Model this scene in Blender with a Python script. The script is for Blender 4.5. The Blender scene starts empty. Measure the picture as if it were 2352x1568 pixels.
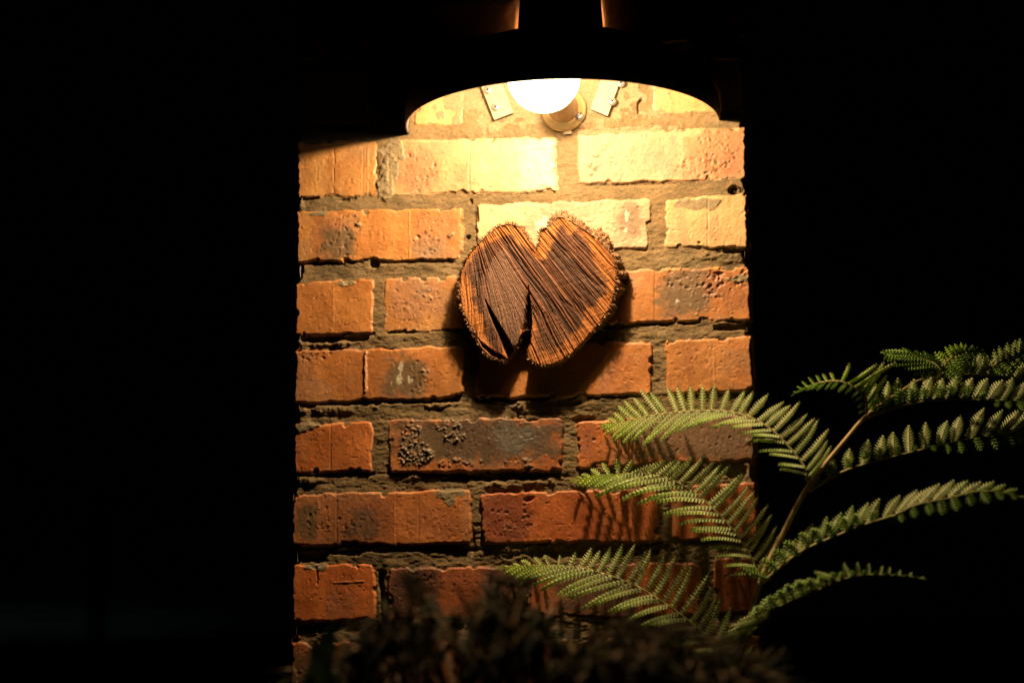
import bpy, bmesh, math, random
import numpy as np
from mathutils import Vector, Matrix

random.seed(7)
C = bpy.context.scene.collection
scene = bpy.context.scene

# ------------------------------------------------------------------ camera
W, H = 2352.0, 1568.0           # the photo's layout is measured on this grid
TH, DIST = 0.26, 2.57           # tan(half horizontal angle), metres to the pillar face
YAW, PIT, ROL = [math.radians(a) for a in (-7.464, 10.217, -0.439)]
ZO = 1.656                      # height of the measuring origin above ground
_cy, _sy, _cp, _sp = math.cos(YAW), math.sin(YAW), math.cos(PIT), math.sin(PIT)
FW = np.array([_sy*_cp, _cy*_cp, _sp])
_r = np.array([_cy, -_sy, 0.0]); _u = np.cross(_r, FW)
RT = math.cos(ROL)*_r + math.sin(ROL)*_u
UP = math.cos(ROL)*_u - math.sin(ROL)*_r
CAM = -FW*DIST + np.array([0, 0, ZO])


def PN(px, py, depth=0.0):
    """points of the vertical plane `depth` metres in front of the pillar face"""
    px = np.asarray(px, float); py = np.asarray(py, float); depth = np.asarray(depth, float)
    a = (px - W/2)/(W/2)*TH; b = (H/2 - py)/(W/2)*TH
    v = FW + a[..., None]*RT + b[..., None]*UP
    t = (-depth - CAM[1])/v[..., 1]
    return CAM + t[..., None]*v


def P(px, py, depth=0.0):
    return Vector(PN(px, py, depth).tolist())


def wx(px, py):
    q = PN(px, py, 0.0); return float(q[0]), float(q[2])


cam_d = bpy.data.cameras.new('camera'); cam = bpy.data.objects.new('camera', cam_d); C.objects.link(cam)
cam_d.sensor_width = 36; cam_d.lens = 18/TH
cam_d.clip_start = 0.05; cam_d.clip_end = 3000
M = Matrix((tuple(RT), tuple(UP), tuple(-FW))).transposed().to_4x4()
M.translation = Vector(CAM.tolist()); cam.matrix_world = M
cam_d.dof.use_dof = True; cam_d.dof.focus_distance = DIST; cam_d.dof.aperture_fstop = 2.2
scene.camera = cam
scene.view_settings.view_transform = 'Standard'; scene.view_settings.look = 'None'
scene.view_settings.exposure = 0; scene.view_settings.gamma = 1


# ------------------------------------------------------------------ helpers
def tag(o, label=None, cat=None, group=None, kind=None):
    if label: o['label'] = label
    if cat: o['category'] = cat
    if group: o['group'] = group
    if kind: o['kind'] = kind
    return o


def empty(name, loc=(0, 0, 0)):
    o = bpy.data.objects.new(name, None); o.location = loc; o.empty_display_size = 0.05
    C.objects.link(o); return o


def mesh_np(name, V, F, mats, parent=None, col=None, smooth=True, mi=None, uv=None):
    """V (n,3), F list of (m,k) int arrays; vertices in world space, parent may be offset"""
    me = bpy.data.meshes.new(name)
    V = np.asarray(V, np.float32)
    if parent is not None:
        off = np.array(parent_loc(parent), np.float32); V = V - off
    me.vertices.add(len(V)); me.vertices.foreach_set('co', V.ravel())
    idx = np.concatenate([np.asarray(f, np.int32).ravel() for f in F])
    sizes = np.concatenate([np.full(len(f), np.asarray(f).shape[1], np.int32) for f in F])
    me.loops.add(len(idx)); me.loops.foreach_set('vertex_index', idx)
    me.polygons.add(len(sizes))
    starts = np.concatenate([[0], np.cumsum(sizes)[:-1]]).astype(np.int32)
    me.polygons.foreach_set('loop_start', starts)
    me.polygons.foreach_set('use_smooth', np.full(len(sizes), smooth, bool))
    if mi is not None: me.polygons.foreach_set('material_index', np.asarray(mi, np.int32))
    me.update(calc_edges=True); me.validate()
    if col is not None:
        a = me.color_attributes.new('albedo', 'FLOAT_COLOR', 'POINT')
        c4 = np.ones((len(V), 4), np.float32); c4[:, :3] = col; a.data.foreach_set('color', c4.ravel())
    for m in (mats if isinstance(mats, (list, tuple)) else [mats]): me.materials.append(m)
    o = bpy.data.objects.new(name, me); C.objects.link(o)
    if parent is not None: o.parent = parent
    return o


def parent_loc(p):
    v = Vector(p.location)
    while p.parent: p = p.parent; v += Vector(p.location)
    return v


class MB:
    def __init__(s): s.v = []; s.f = []; s.c = []; s.m = []

    def add(s, vs, fs, col=None, m=0):
        n = len(s.v); s.v += [tuple(v) for v in vs]; s.f += [tuple(i+n for i in f) for f in fs]
        s.c += [col or (1, 1, 1)]*len(vs); s.m += [m]*len(fs)

    def tube(s, pts, rad, k=8, col=None, cap=True):
        pts = [Vector(p) for p in pts]; n = len(pts); vs = []; fs = []
        ref = Vector((0.31, -0.83, 0.47)).normalized()
        for i, p in enumerate(pts):
            t = (pts[min(i+1, n-1)] - pts[max(i-1, 0)]).normalized()
            a = t.cross(ref)
            if a.length < 1e-3: a = t.cross(Vector((1, 0, 0)))
            a.normalize(); b = t.cross(a)
            r = rad[i] if isinstance(rad, (list, tuple)) else rad
            for j in range(k):
                w = 2*math.pi*j/k; vs.append(p + a*(math.cos(w)*r) + b*(math.sin(w)*r))
        for i in range(n-1):
            for j in range(k):
                fs.append((i*k+j, i*k+(j+1) % k, (i+1)*k+(j+1) % k, (i+1)*k+j))
        if cap: fs += [tuple(range(k))[::-1], tuple((n-1)*k+j for j in range(k))]
        s.add(vs, fs, col)

    def lathe(s, base, axis, prof, k=32, col=None):
        """prof: (radius, height along axis)"""
        ax = Vector(axis).normalized(); a = ax.cross(Vector((0, 0, 1)))
        if a.length < 1e-3: a = ax.cross(Vector((1, 0, 0)))
        a.normalize(); b = ax.cross(a); base = Vector(base); vs = []; fs = []
        for (r, h) in prof:
            for j in range(k):
                w = 2*math.pi*j/k; vs.append(base + ax*h + a*(math.cos(w)*r) + b*(math.sin(w)*r))
        for i in range(len(prof)-1):
            for j in range(k):
                fs.append((i*k+j, i*k+(j+1) % k, (i+1)*k+(j+1) % k, (i+1)*k+j))
        s.add(vs, fs, col)

    def build(s, name, mat, parent=None, smooth=True, recalc=False):
        me = bpy.data.meshes.new(name)
        off = parent_loc(parent) if parent else Vector()
        me.from_pydata([Vector(v)-off for v in s.v], [], s.f)
        me.polygons.foreach_set('use_smooth', [smooth]*len(me.polygons))
        a = me.color_attributes.new('albedo', 'FLOAT_COLOR', 'POINT')
        a.data.foreach_set('color', np.concatenate([np.array(s.c, np.float32), np.ones((len(s.c), 1), np.float32)], 1).ravel())
        for m in (mat if isinstance(mat, (list, tuple)) else [mat]): me.materials.append(m)
        me.polygons.foreach_set('material_index', s.m)
        if recalc:
            bm = bmesh.new(); bm.from_mesh(me); bmesh.ops.recalc_face_normals(bm, faces=bm.faces); bm.to_mesh(me); bm.free()
        me.update()
        o = bpy.data.objects.new(name, me); C.objects.link(o)
        if parent: o.parent = parent
        return o


# value noise in numpy
def _hash(ix, iz, seed):
    h = (ix.astype(np.int64)*374761393 + iz.astype(np.int64)*668265263 + seed*974634777) & 0xFFFFFFFF
    h = ((h ^ (h >> 13))*1274126177) & 0xFFFFFFFF
    h = ((h ^ (h >> 16))*2246822519) & 0xFFFFFFFF
    return ((h ^ (h >> 15)) & 0xFFFFFF)/float(0xFFFFFF)*2-1


def vn(x, z, sx, seed, sz=None):
    sz = sz or sx
    u = x/sx; v = z/sz; iu = np.floor(u); iv = np.floor(v); fu = u-iu; fv = v-iv
    fu = fu*fu*fu*(fu*(fu*6-15)+10); fv = fv*fv*fv*(fv*(fv*6-15)+10)
    iu = iu.astype(np.int64); iv = iv.astype(np.int64)
    a = _hash(iu, iv, seed); b = _hash(iu+1, iv, seed); c = _hash(iu, iv+1, seed); d = _hash(iu+1, iv+1, seed)
    return (a*(1-fu)+b*fu)*(1-fv)+(c*(1-fu)+d*fu)*fv


def fbm(x, z, s, seed, n=4, sz=None, g=0.5):
    r = 0; a = 1.0; t = 0
    for i in range(n):
        r = r+a*vn(x, z, s/2**i, seed+i*17, (sz/2**i if sz else None)); t += a; a *= g
    return r/t*1.4


def ss(a, b, x):
    t = np.clip((x-a)/(b-a), 0, 1); return t*t*(3-2*t)


def lerpc(c, k, m):
    return c*(1-m[..., None])+np.asarray(k)*m[..., None]


# ------------------------------------------------------------------ materials
def new_mat(name):
    m = bpy.data.materials.new(name); m.use_nodes = True
    nt = m.node_tree; nt.nodes.clear()
    return m, nt, nt.nodes, nt.links


def mat_attr(name, rough=0.85, bump=0.0, bscale=900, vary=0.25, vscale=260, spec=0.3, trans=0.0, bdist=0.001):
    """procedural material whose colour is the albedo attribute broken up by noise"""
    m, nt, N, L = new_mat(name)
    out = N.new('ShaderNodeOutputMaterial'); bs = N.new('ShaderNodeBsdfPrincipled')
    at = N.new('ShaderNodeAttribute'); at.attribute_name = 'albedo'
    tc = N.new('ShaderNodeNewGeometry')
    nz = N.new('ShaderNodeTexNoise'); nz.inputs['Scale'].default_value = vscale; nz.inputs['Detail'].default_value = 6
    L.new(tc.outputs['Position'], nz.inputs['Vector'])
    mr = N.new('ShaderNodeMapRange'); mr.inputs['From Min'].default_value = 0.25; mr.inputs['From Max'].default_value = 0.75
    mr.inputs['To Min'].default_value = 1-vary; mr.inputs['To Max'].default_value = 1+vary
    L.new(nz.outputs['Fac'], mr.inputs['Value'])
    mx = N.new('ShaderNodeMix'); mx.data_type = 'RGBA'; mx.blend_type = 'MULTIPLY'; mx.inputs['Factor'].default_value = 1
    L.new(at.outputs['Color'], mx.inputs['A']); L.new(mr.outputs['Result'], mx.inputs['B'])
    L.new(mx.outputs['Result'], bs.inputs['Base Color'])
    bs.inputs['Roughness'].default_value = rough; bs.inputs['Specular IOR Level'].default_value = spec
    if bump:
        nb = N.new('ShaderNodeTexNoise'); nb.inputs['Scale'].default_value = bscale; nb.inputs['Detail'].default_value = 5
        L.new(tc.outputs['Position'], nb.inputs['Vector'])
        b = N.new('ShaderNodeBump'); b.inputs['Strength'].default_value = bump; b.inputs['Distance'].default_value = bdist
        L.new(nb.outputs['Fac'], b.inputs['Height']); L.new(b.outputs['Normal'], bs.inputs['Normal'])
    if trans:
        tr = N.new('ShaderNodeBsdfTranslucent'); ms = N.new('ShaderNodeMixShader'); ms.inputs[0].default_value = trans
        L.new(mx.outputs['Result'], tr.inputs['Color'])
        L.new(bs.outputs[0], ms.inputs[1]); L.new(tr.outputs[0], ms.inputs[2]); L.new(ms.outputs[0], out.inputs[0])
    else:
        L.new(bs.outputs[0], out.inputs[0])
    return m


def mat_flat(name, col, rough=0.5, metal=0.0, vary=0.2, vscale=120, bump=0.0, bscale=400, spec=0.5):
    m, nt, N, L = new_mat(name)
    out = N.new('ShaderNodeOutputMaterial'); bs = N.new('ShaderNodeBsdfPrincipled')
    g = N.new('ShaderNodeNewGeometry'); nz = N.new('ShaderNodeTexNoise'); nz.inputs['Scale'].default_value = vscale
    nz.inputs['Detail'].default_value = 6; L.new(g.outputs['Position'], nz.inputs['Vector'])
    r = N.new('ShaderNodeValToRGB')
    r.color_ramp.elements[0].position = 0.3; r.color_ramp.elements[1].position = 0.7
    r.color_ramp.elements[0].color = tuple(c*(1-vary) for c in col)+(1,)
    r.color_ramp.elements[1].color = tuple(min(1, c*(1+vary)) for c in col)+(1,)
    L.new(nz.outputs['Fac'], r.inputs['Fac']); L.new(r.outputs['Color'], bs.inputs['Base Color'])
    bs.inputs['Roughness'].default_value = rough; bs.inputs['Metallic'].default_value = metal
    bs.inputs['Specular IOR Level'].default_value = spec
    if bump:
        nb = N.new('ShaderNodeTexNoise'); nb.inputs['Scale'].default_value = bscale; nb.inputs['Detail'].default_value = 4
        L.new(g.outputs['Position'], nb.inputs['Vector'])
        b = N.new('ShaderNodeBump'); b.inputs['Strength'].default_value = bump; b.inputs['Distance'].default_value = 0.001
        L.new(nb.outputs['Fac'], b.inputs['Height']); L.new(b.outputs['Normal'], bs.inputs['Normal'])
    L.new(bs.outputs[0], out.inputs[0])
    return m


M_BRICK = mat_attr('brick_clay', rough=0.52, bump=0.3, bscale=1100, vary=0.18, vscale=260, spec=0.45)
M_MORTAR = mat_attr('mortar', rough=0.95, bump=0.7, bscale=650, vary=0.22, vscale=300, spec=0.1)
M_WOOD = mat_attr('sawn_wood', rough=0.7, bump=0.3, bscale=800, vary=0.22, vscale=350, spec=0.3)
M_BARK = mat_attr('bark', rough=0.95, bump=0.6, bscale=500, vary=0.4, vscale=300, spec=0.1)
M_FERN = mat_attr('fern_leaf', rough=0.55, vary=0.14, vscale=150, spec=0.3, trans=0.30)
M_STEM = mat_attr('fern_stem', rough=0.6, bump=0.3, bscale=300, vary=0.3, vscale=120, spec=0.3)
M_SHRUB = mat_attr('shrub_leaf', rough=0.8, vary=0.25, vscale=60, spec=0.06, trans=0.15)
M_IRON = mat_flat('rusty_iron', (0.035, 0.028, 0.022), rough=0.75, vary=0.5, vscale=60, bump=0.3)
M_INNER = mat_flat('flaking_shade_paint', (0.22, 0.19, 0.15), rough=0.7, vary=0.5, vscale=90, bump=0.5)
M_STEEL = mat_flat('worn_zinc', (0.26, 0.21, 0.135), rough=0.55, metal=0.0, vary=0.25, vscale=220, bump=0.2)
M_SCREW = mat_flat('screw_steel', (0.55, 0.53, 0.5), rough=0.35, metal=0.8, vary=0.15)
M_BRASS = mat_flat('brass', (0.50, 0.36, 0.16), rough=0.4, metal=0.5, vary=0.15)
M_CERAM = mat_flat('holder_ceramic', (0.42, 0.30, 0.17), rough=0.4, vary=0.1)

# ------------------------------------------------------------------ brick pillar
# bricks read off the photo: x0, x1, top-left, bottom-left, top-right, bottom-right (layout grid), clay colour, some with lamp glare painted in
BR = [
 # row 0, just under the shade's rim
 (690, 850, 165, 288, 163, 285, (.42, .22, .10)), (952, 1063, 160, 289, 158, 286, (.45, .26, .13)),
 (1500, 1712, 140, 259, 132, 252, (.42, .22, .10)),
 # row 1, long bricks paled to paint in the lamp's overexposure
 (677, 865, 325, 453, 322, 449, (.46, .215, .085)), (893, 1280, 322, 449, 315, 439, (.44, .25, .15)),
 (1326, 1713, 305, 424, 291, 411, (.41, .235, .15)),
 # row 2, middle and right bricks paled for the lamp's overexposure too
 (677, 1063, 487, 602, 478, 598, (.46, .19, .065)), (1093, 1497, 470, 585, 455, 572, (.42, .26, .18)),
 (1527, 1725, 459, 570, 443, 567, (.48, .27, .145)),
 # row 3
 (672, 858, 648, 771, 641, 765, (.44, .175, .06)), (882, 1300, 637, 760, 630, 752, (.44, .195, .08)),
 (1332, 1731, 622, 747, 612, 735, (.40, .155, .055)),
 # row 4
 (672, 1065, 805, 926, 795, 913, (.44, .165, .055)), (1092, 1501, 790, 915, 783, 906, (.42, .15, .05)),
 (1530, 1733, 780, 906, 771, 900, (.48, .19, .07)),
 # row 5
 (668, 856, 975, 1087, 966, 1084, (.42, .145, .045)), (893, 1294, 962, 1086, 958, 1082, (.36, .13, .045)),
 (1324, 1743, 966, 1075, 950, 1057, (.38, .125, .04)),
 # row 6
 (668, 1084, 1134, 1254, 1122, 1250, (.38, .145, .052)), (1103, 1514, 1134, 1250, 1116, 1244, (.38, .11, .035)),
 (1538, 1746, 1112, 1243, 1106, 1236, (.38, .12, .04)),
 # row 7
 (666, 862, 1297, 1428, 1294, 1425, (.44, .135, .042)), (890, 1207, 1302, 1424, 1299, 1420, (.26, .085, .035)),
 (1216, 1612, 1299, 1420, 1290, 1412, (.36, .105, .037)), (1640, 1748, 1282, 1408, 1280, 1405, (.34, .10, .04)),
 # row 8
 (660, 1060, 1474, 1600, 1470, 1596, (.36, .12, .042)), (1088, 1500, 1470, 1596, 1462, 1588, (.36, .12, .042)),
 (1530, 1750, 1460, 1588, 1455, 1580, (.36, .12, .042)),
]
XL, XR = -0.2928, 0.3130
BOX = []
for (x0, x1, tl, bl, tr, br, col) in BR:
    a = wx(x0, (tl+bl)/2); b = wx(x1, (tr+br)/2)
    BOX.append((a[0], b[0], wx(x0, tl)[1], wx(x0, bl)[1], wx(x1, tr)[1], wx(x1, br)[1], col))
BOX = [(XL if abs(b[0]-XL) < .01 else b[0], XR if abs(b[1]-XR) < .01 else b[1])+b[2:] for b in BOX]
rr = random.Random(3)


def generic_row(k):
    """row k counts down from row 1, pitch of the photo's courses"""
    zb = 0.206-0.094*(k-1)+ZO; zt = zb+0.074; out = []
    jo = 0.016; h, s = 0.107, 0.2335
    seq = [h, s, s] if k % 2 else [s, s, h]
    x = XL
    for w in seq:
        c = rr.choice([(.42, .15, .05), (.38, .12, .045), (.44, .18, .07), (.33, .12, .05)])
        j = [rr.uniform(-.002, .002) for _ in range(4)]
        out.append((x, min(XR, x+w), zt+j[0], zb+j[1], zt+j[2], zb+j[3], c)); x += w+jo
    return out


for k in (-3, -2, -1, 9, 10): BOX += generic_row(k)
rowsL = {}

# soft colour patches on the clay, mostly burnt in, some painting light and shade: cx, cy, rx, ry, colour, strength, power
GREY = (.12, .08, .038); BRN = (.14, .075, .04); DK = (.07, .05, .035)
PATCH = [
 (1236, 380, 46, 64, (.62, .47, .27), .85, 8), (1140, 372, 56, 60, (.44, .27, .13), .6, 4), (1150, 522, 54, 52, (.56, .37, .18), .7, 6),  # first one: paler clay with the bulb's white hotspot painted in
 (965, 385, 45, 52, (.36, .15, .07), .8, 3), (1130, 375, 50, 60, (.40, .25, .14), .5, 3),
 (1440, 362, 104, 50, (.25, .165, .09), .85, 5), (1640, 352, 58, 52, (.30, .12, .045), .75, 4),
 (762, 548, 46, 52, (.28, .11, .045), .7, 3), (776, 562, 38, 40, GREY, .9, 3), (985, 568, 40, 30, (.20, .14, .08), .75, 3),
 (1000, 530, 55, 45, (.36, .16, .07), .5, 3),
 (1470, 515, 50, 60, (.32, .2, .11), .6, 3), (1448, 505, 27, 46, GREY, .7, 3), (1250, 500, 40, 40, (.33, .22, .13), .7, 3),
 (968, 668, 15, 18, (.15, .14, .09), .8, 2), (960, 680, 70, 50, (.33, .16, .08), .7, 3),
 (1572, 672, 56, 54, GREY, .9, 4), (1690, 665, 38, 55, (.26, .10, .04), .6, 3), (1640, 655, 30, 30, (.22, .09, .04), .7, 2),
 (930, 866, 68, 58, (.26, .11, .045), .6, 3), (930, 866, 50, 50, GREY, .92, 2.6), (700, 865, 22, 60, (.30, .13, .055), .7, 4),
 (1095, 1010, 176, 46, (.095, .062, .034), .97, 6), (1000, 1020, 70, 40, GREY, .5, 2), (1180, 1005, 50, 36, (.11, .105, .08), .7, 2),
 (1590, 1005, 140, 52, (.13, .09, .055), .85, 6), (1350, 1010, 18, 40, (.28, .10, .05), .5, 3),  # the wide dark one paints the fern's cast shadow on the brick
 (740, 1190, 80, 60, (.26, .11, .05), .6, 4), (706, 1200, 26, 42, GREY, .8, 3), (860, 1195, 55, 50, (.26, .09, .04), .6, 3),
 (836, 1203, 40, 36, BRN, .85, 3), (990, 1200, 60, 36, (.28, .10, .04), .5, 3), (1072, 1190, 16, 60, (.42, .19, .08), .7, 3),
 (1160, 1190, 46, 55, (.22, .06, .025), .85, 4),
 (955, 1362, 62, 62, (.11, .05, .03), .9, 8), (1063, 1362, 44, 62, (.36, .11, .037), .9, 10), (1160, 1362, 46, 62, (.10, .05, .035), .9, 8),
 (1370, 1360, 78, 62, (.10, .055, .035), .9, 8), (690, 1540, 26, 60, BRN, .5, 3), (740, 1540, 60, 60, BRN, .6, 3),
]
# pale flakes of old paint
PALE = [(920, 845, 5, 14), (917, 872, 6, 16), (899, 880, 3, 6), (940, 868, 4, 12), (946, 872, 2, 8), (1440, 500, 5, 16), (1438, 530, 4, 8),
        (1248, 512, 16, 12), (1236, 522, 8, 10), (1556, 690, 5, 4), (1272, 508, 8, 7)]
# clusters of pits (-) and stones (+): cx, cy, rx, ry, count, size mm, height mm
CLUS = [
 (965, 390, 38, 50, 34, 2.2, -1.5), (965, 390, 35, 45, 16, 2.2, 1.0), (1645, 345, 45, 50, 60, 2.0, -1.4), (1600, 385, 60, 22, 26, 2.6, -1.6),
 (1362, 370, 12, 35, 14, 2.6, 1.4), (1640, 345, 40, 45, 26, 1.9, 1.0),
 (785, 535, 45, 55, 30, 2.4, -1.6), (815, 520, 10, 30, 5, 3.0, 2.2), (985, 540, 45, 50, 26, 2.2, -1.4), (1039, 540, 6, 6, 1, 4.0, 2.8),
 (950, 690, 60, 55, 42, 2.0, -1.2), (980, 680, 14, 22, 9, 2.4, 1.5), (765, 705, 70, 50, 30, 1.6, -.6),
 (1570, 640, 60, 22, 22, 2.8, -1.8), (1650, 655, 35, 32, 30, 3.0, -2.6), (1610, 690, 60, 40, 26, 2.2, 1.2), (1700, 640, 24, 20, 20, 2.8, -2),
 (965, 870, 25, 50, 22, 2.4, -1.4), (975, 880, 16, 45, 12, 2.4, 1.8), (720, 815, 45, 12, 24, 2.4, -1.8),
 (950, 1042, 44, 28, 120, 2.0, 2.4), (946, 992, 22, 30, 44, 2.0, 2.2), (1030, 980, 30, 24, 50, 1.9, 2.0), (1045, 1006, 26, 16, 34, 2.0, 2.6),
 (985, 1040, 16, 10, 10, 2.6, 2.2), (1060, 1062, 60, 8, 22, 2.4, 1.8), (1205, 1065, 24, 12, 14, 2.8, 1.8), (1170, 990, 70, 30, 16, 2.0, 1.2),
 (1150, 1020, 110, 40, 30, 1.8, -1.0), (1560, 1000, 130, 40, 30, 2.2, -1.5), (1725, 1012, 8, 8, 3, 3.6, 2.4), (1365, 1005, 26, 40, 14, 2.2, -1.5),
 (790, 1200, 90, 40, 34, 2.2, -1.4), (1150, 1200, 35, 40, 20, 2.2, -1.5), (1168, 1210, 14, 14, 6, 2.6, 1.6), (1213, 1180, 12, 40, 14, 2.6, -1.6),
 (770, 1350, 70, 40, 16, 1.8, -1.0), (955, 1340, 50, 40, 24, 2.6, -1.6), (1060, 1350, 35, 40, 10, 2.0, -1),
 (685, 1555, 20, 30, 8, 3.0, -2.0), (1630, 830, 80, 40, 12, 2.2, -1.0), (1440, 860, 50, 40, 10, 2.0, -1.0),
]
# thin score lines left by the brick moulds / hairline cracks: polyline, width mm, depth mm
LINES = [
 ([(769, 335), (767, 447)], 1.2, -1.2), ([(893, 340), (895, 445)], 1.0, -.5), ([(784, 490), (784, 598)], 1.2, .5), ([(940, 485), (941, 597)], 1.4, .8),
 ([(1080, 325), (1078, 445)], 1.4, -.6), ([(1370, 460), (1368, 510)], 1.4, -.5), ([(1626, 450), (1625, 565)], 1.2, -.9),
 ([(1504, 617), (1503, 738)], 1.4, -.8), ([(766, 650), (765, 768)], 1.2, .4), ([(761, 978), (759, 1084)], 1.2, -.8),
 ([(775, 1130), (774, 1250)], 1.2, -.7), ([(907, 1125), (906, 1250)], 1.2, .6), ([(962, 1123), (962, 1250)], 1.0, -.6),
 ([(1213, 1125), (1213, 1248)], 1.4, -.8), ([(1640, 778), (1641, 895)], 1.2, .7), ([(1631, 778), (1631, 895)], 1.0, .4),
 ([(1590, 1300), (1590, 1410)], 1.2, -1.), ([(724, 1300), (732, 1330), (725, 1345)], 2.4, -1.8), ([(766, 1337), (800, 1336), (835, 1334)], 1.6, .9),
 ([(1390, 193), (1377, 240), (1395, 267)], 3.0, -4.0), ([(1377, 240), (1374, 258), (1393, 265)], 2.4, -3.0),
 ([(1474, 226), (1463, 243), (1466, 264)], 4.0, -5.0), ([(1206, 1302), (1209, 1420)], 4.5, -4.0),
 ([(1280, 430), (1230, 441), (1170, 447), (1080, 450), (960, 455)], 1.2, -1.2), ([(1330, 425), (1450, 424), (1600, 420)], 1.2, -1.0),
 ([(728, 345), (730, 448)], 1.0, -.4), ([(845, 340), (843, 448)], 2.0, .5), ([(835, 335), (832, 448)], 1.5, -.4),
]
# holes raked out of the mortar: cx, cy, rx, ry, depth mm
HOLES = [(858, 598, 11, 14, -9), (838, 594, 10, 5, -7), (1075, 545, 6, 6, -7), (1081, 462, 4, 7, -4), (1091, 495, 3, 18, -3),
         (706, 455, 40, 6, -8), (790, 460, 30, 7, -5), (1697, 436, 22, 9, -10), (1700, 575, 40, 5, -7), (722, 777, 60, 11, -10), (800, 776, 45, 6, -8),
         (690, 930, 30, 10, -9), (868, 925, 12, 8, -6), (1340, 965, 24, 12, -7), (700, 1275, 45, 18, -10), (780, 1268, 50, 10, -6),
         (1150, 1093, 130, 9, -8), (960, 1262, 150, 5, -7), (1290, 1268, 130, 15, -7), (1440, 1262, 90, 14, -9), (876, 1362, 8, 56, -9),
         (800, 1440, 100, 10, -8), (1580, 1085, 150, 14, -9), (1690, 750, 40, 8, -7), (1300, 925, 60, 8, -4), (1085, 1240, 5, 30, -4),
         (720, 1440, 60, 10, -9), (1000, 1440, 120, 14, -8), (960, 545, 5, 5, -2.5), (1213, 1148, 14, 7, -3)]
# lumps of mortar and stones left in the joints: cx, cy, rx, ry, height mm
LUMPS = [(686, 470, 10, 12, 5), (1690, 437, 12, 9, 4), (770, 790, 70, 9, 4), (1195, 932, 24, 12, 5), (880, 400, 26, 60, 2.5), (1585, 468, 40, 12, 1.5),
         (1420, 280, 120, 25, 2), (1150, 305, 120, 20, 2), (700, 1105, 60, 12, 3), (1180, 1110, 80, 14, 4), (930, 1095, 60, 10, 2), (1010, 930, 45, 7, 3),
         (840, 1470, 6, 4, 2), (740, 940, 100, 14, 3), (1640, 590, 90, 14, 2), (1225, 960, 120, 6, 2), (1330, 1110, 60, 14, 3)]


def win(X, Z, cx, cz, r):
    i0, i1 = np.searchsorted(X[0], [cx-r, cx+r]); j0, j1 = np.searchsorted(Z[:, 0], [cz-r, cz+r])
    return (slice(j0, j1), slice(i0, i1))


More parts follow.
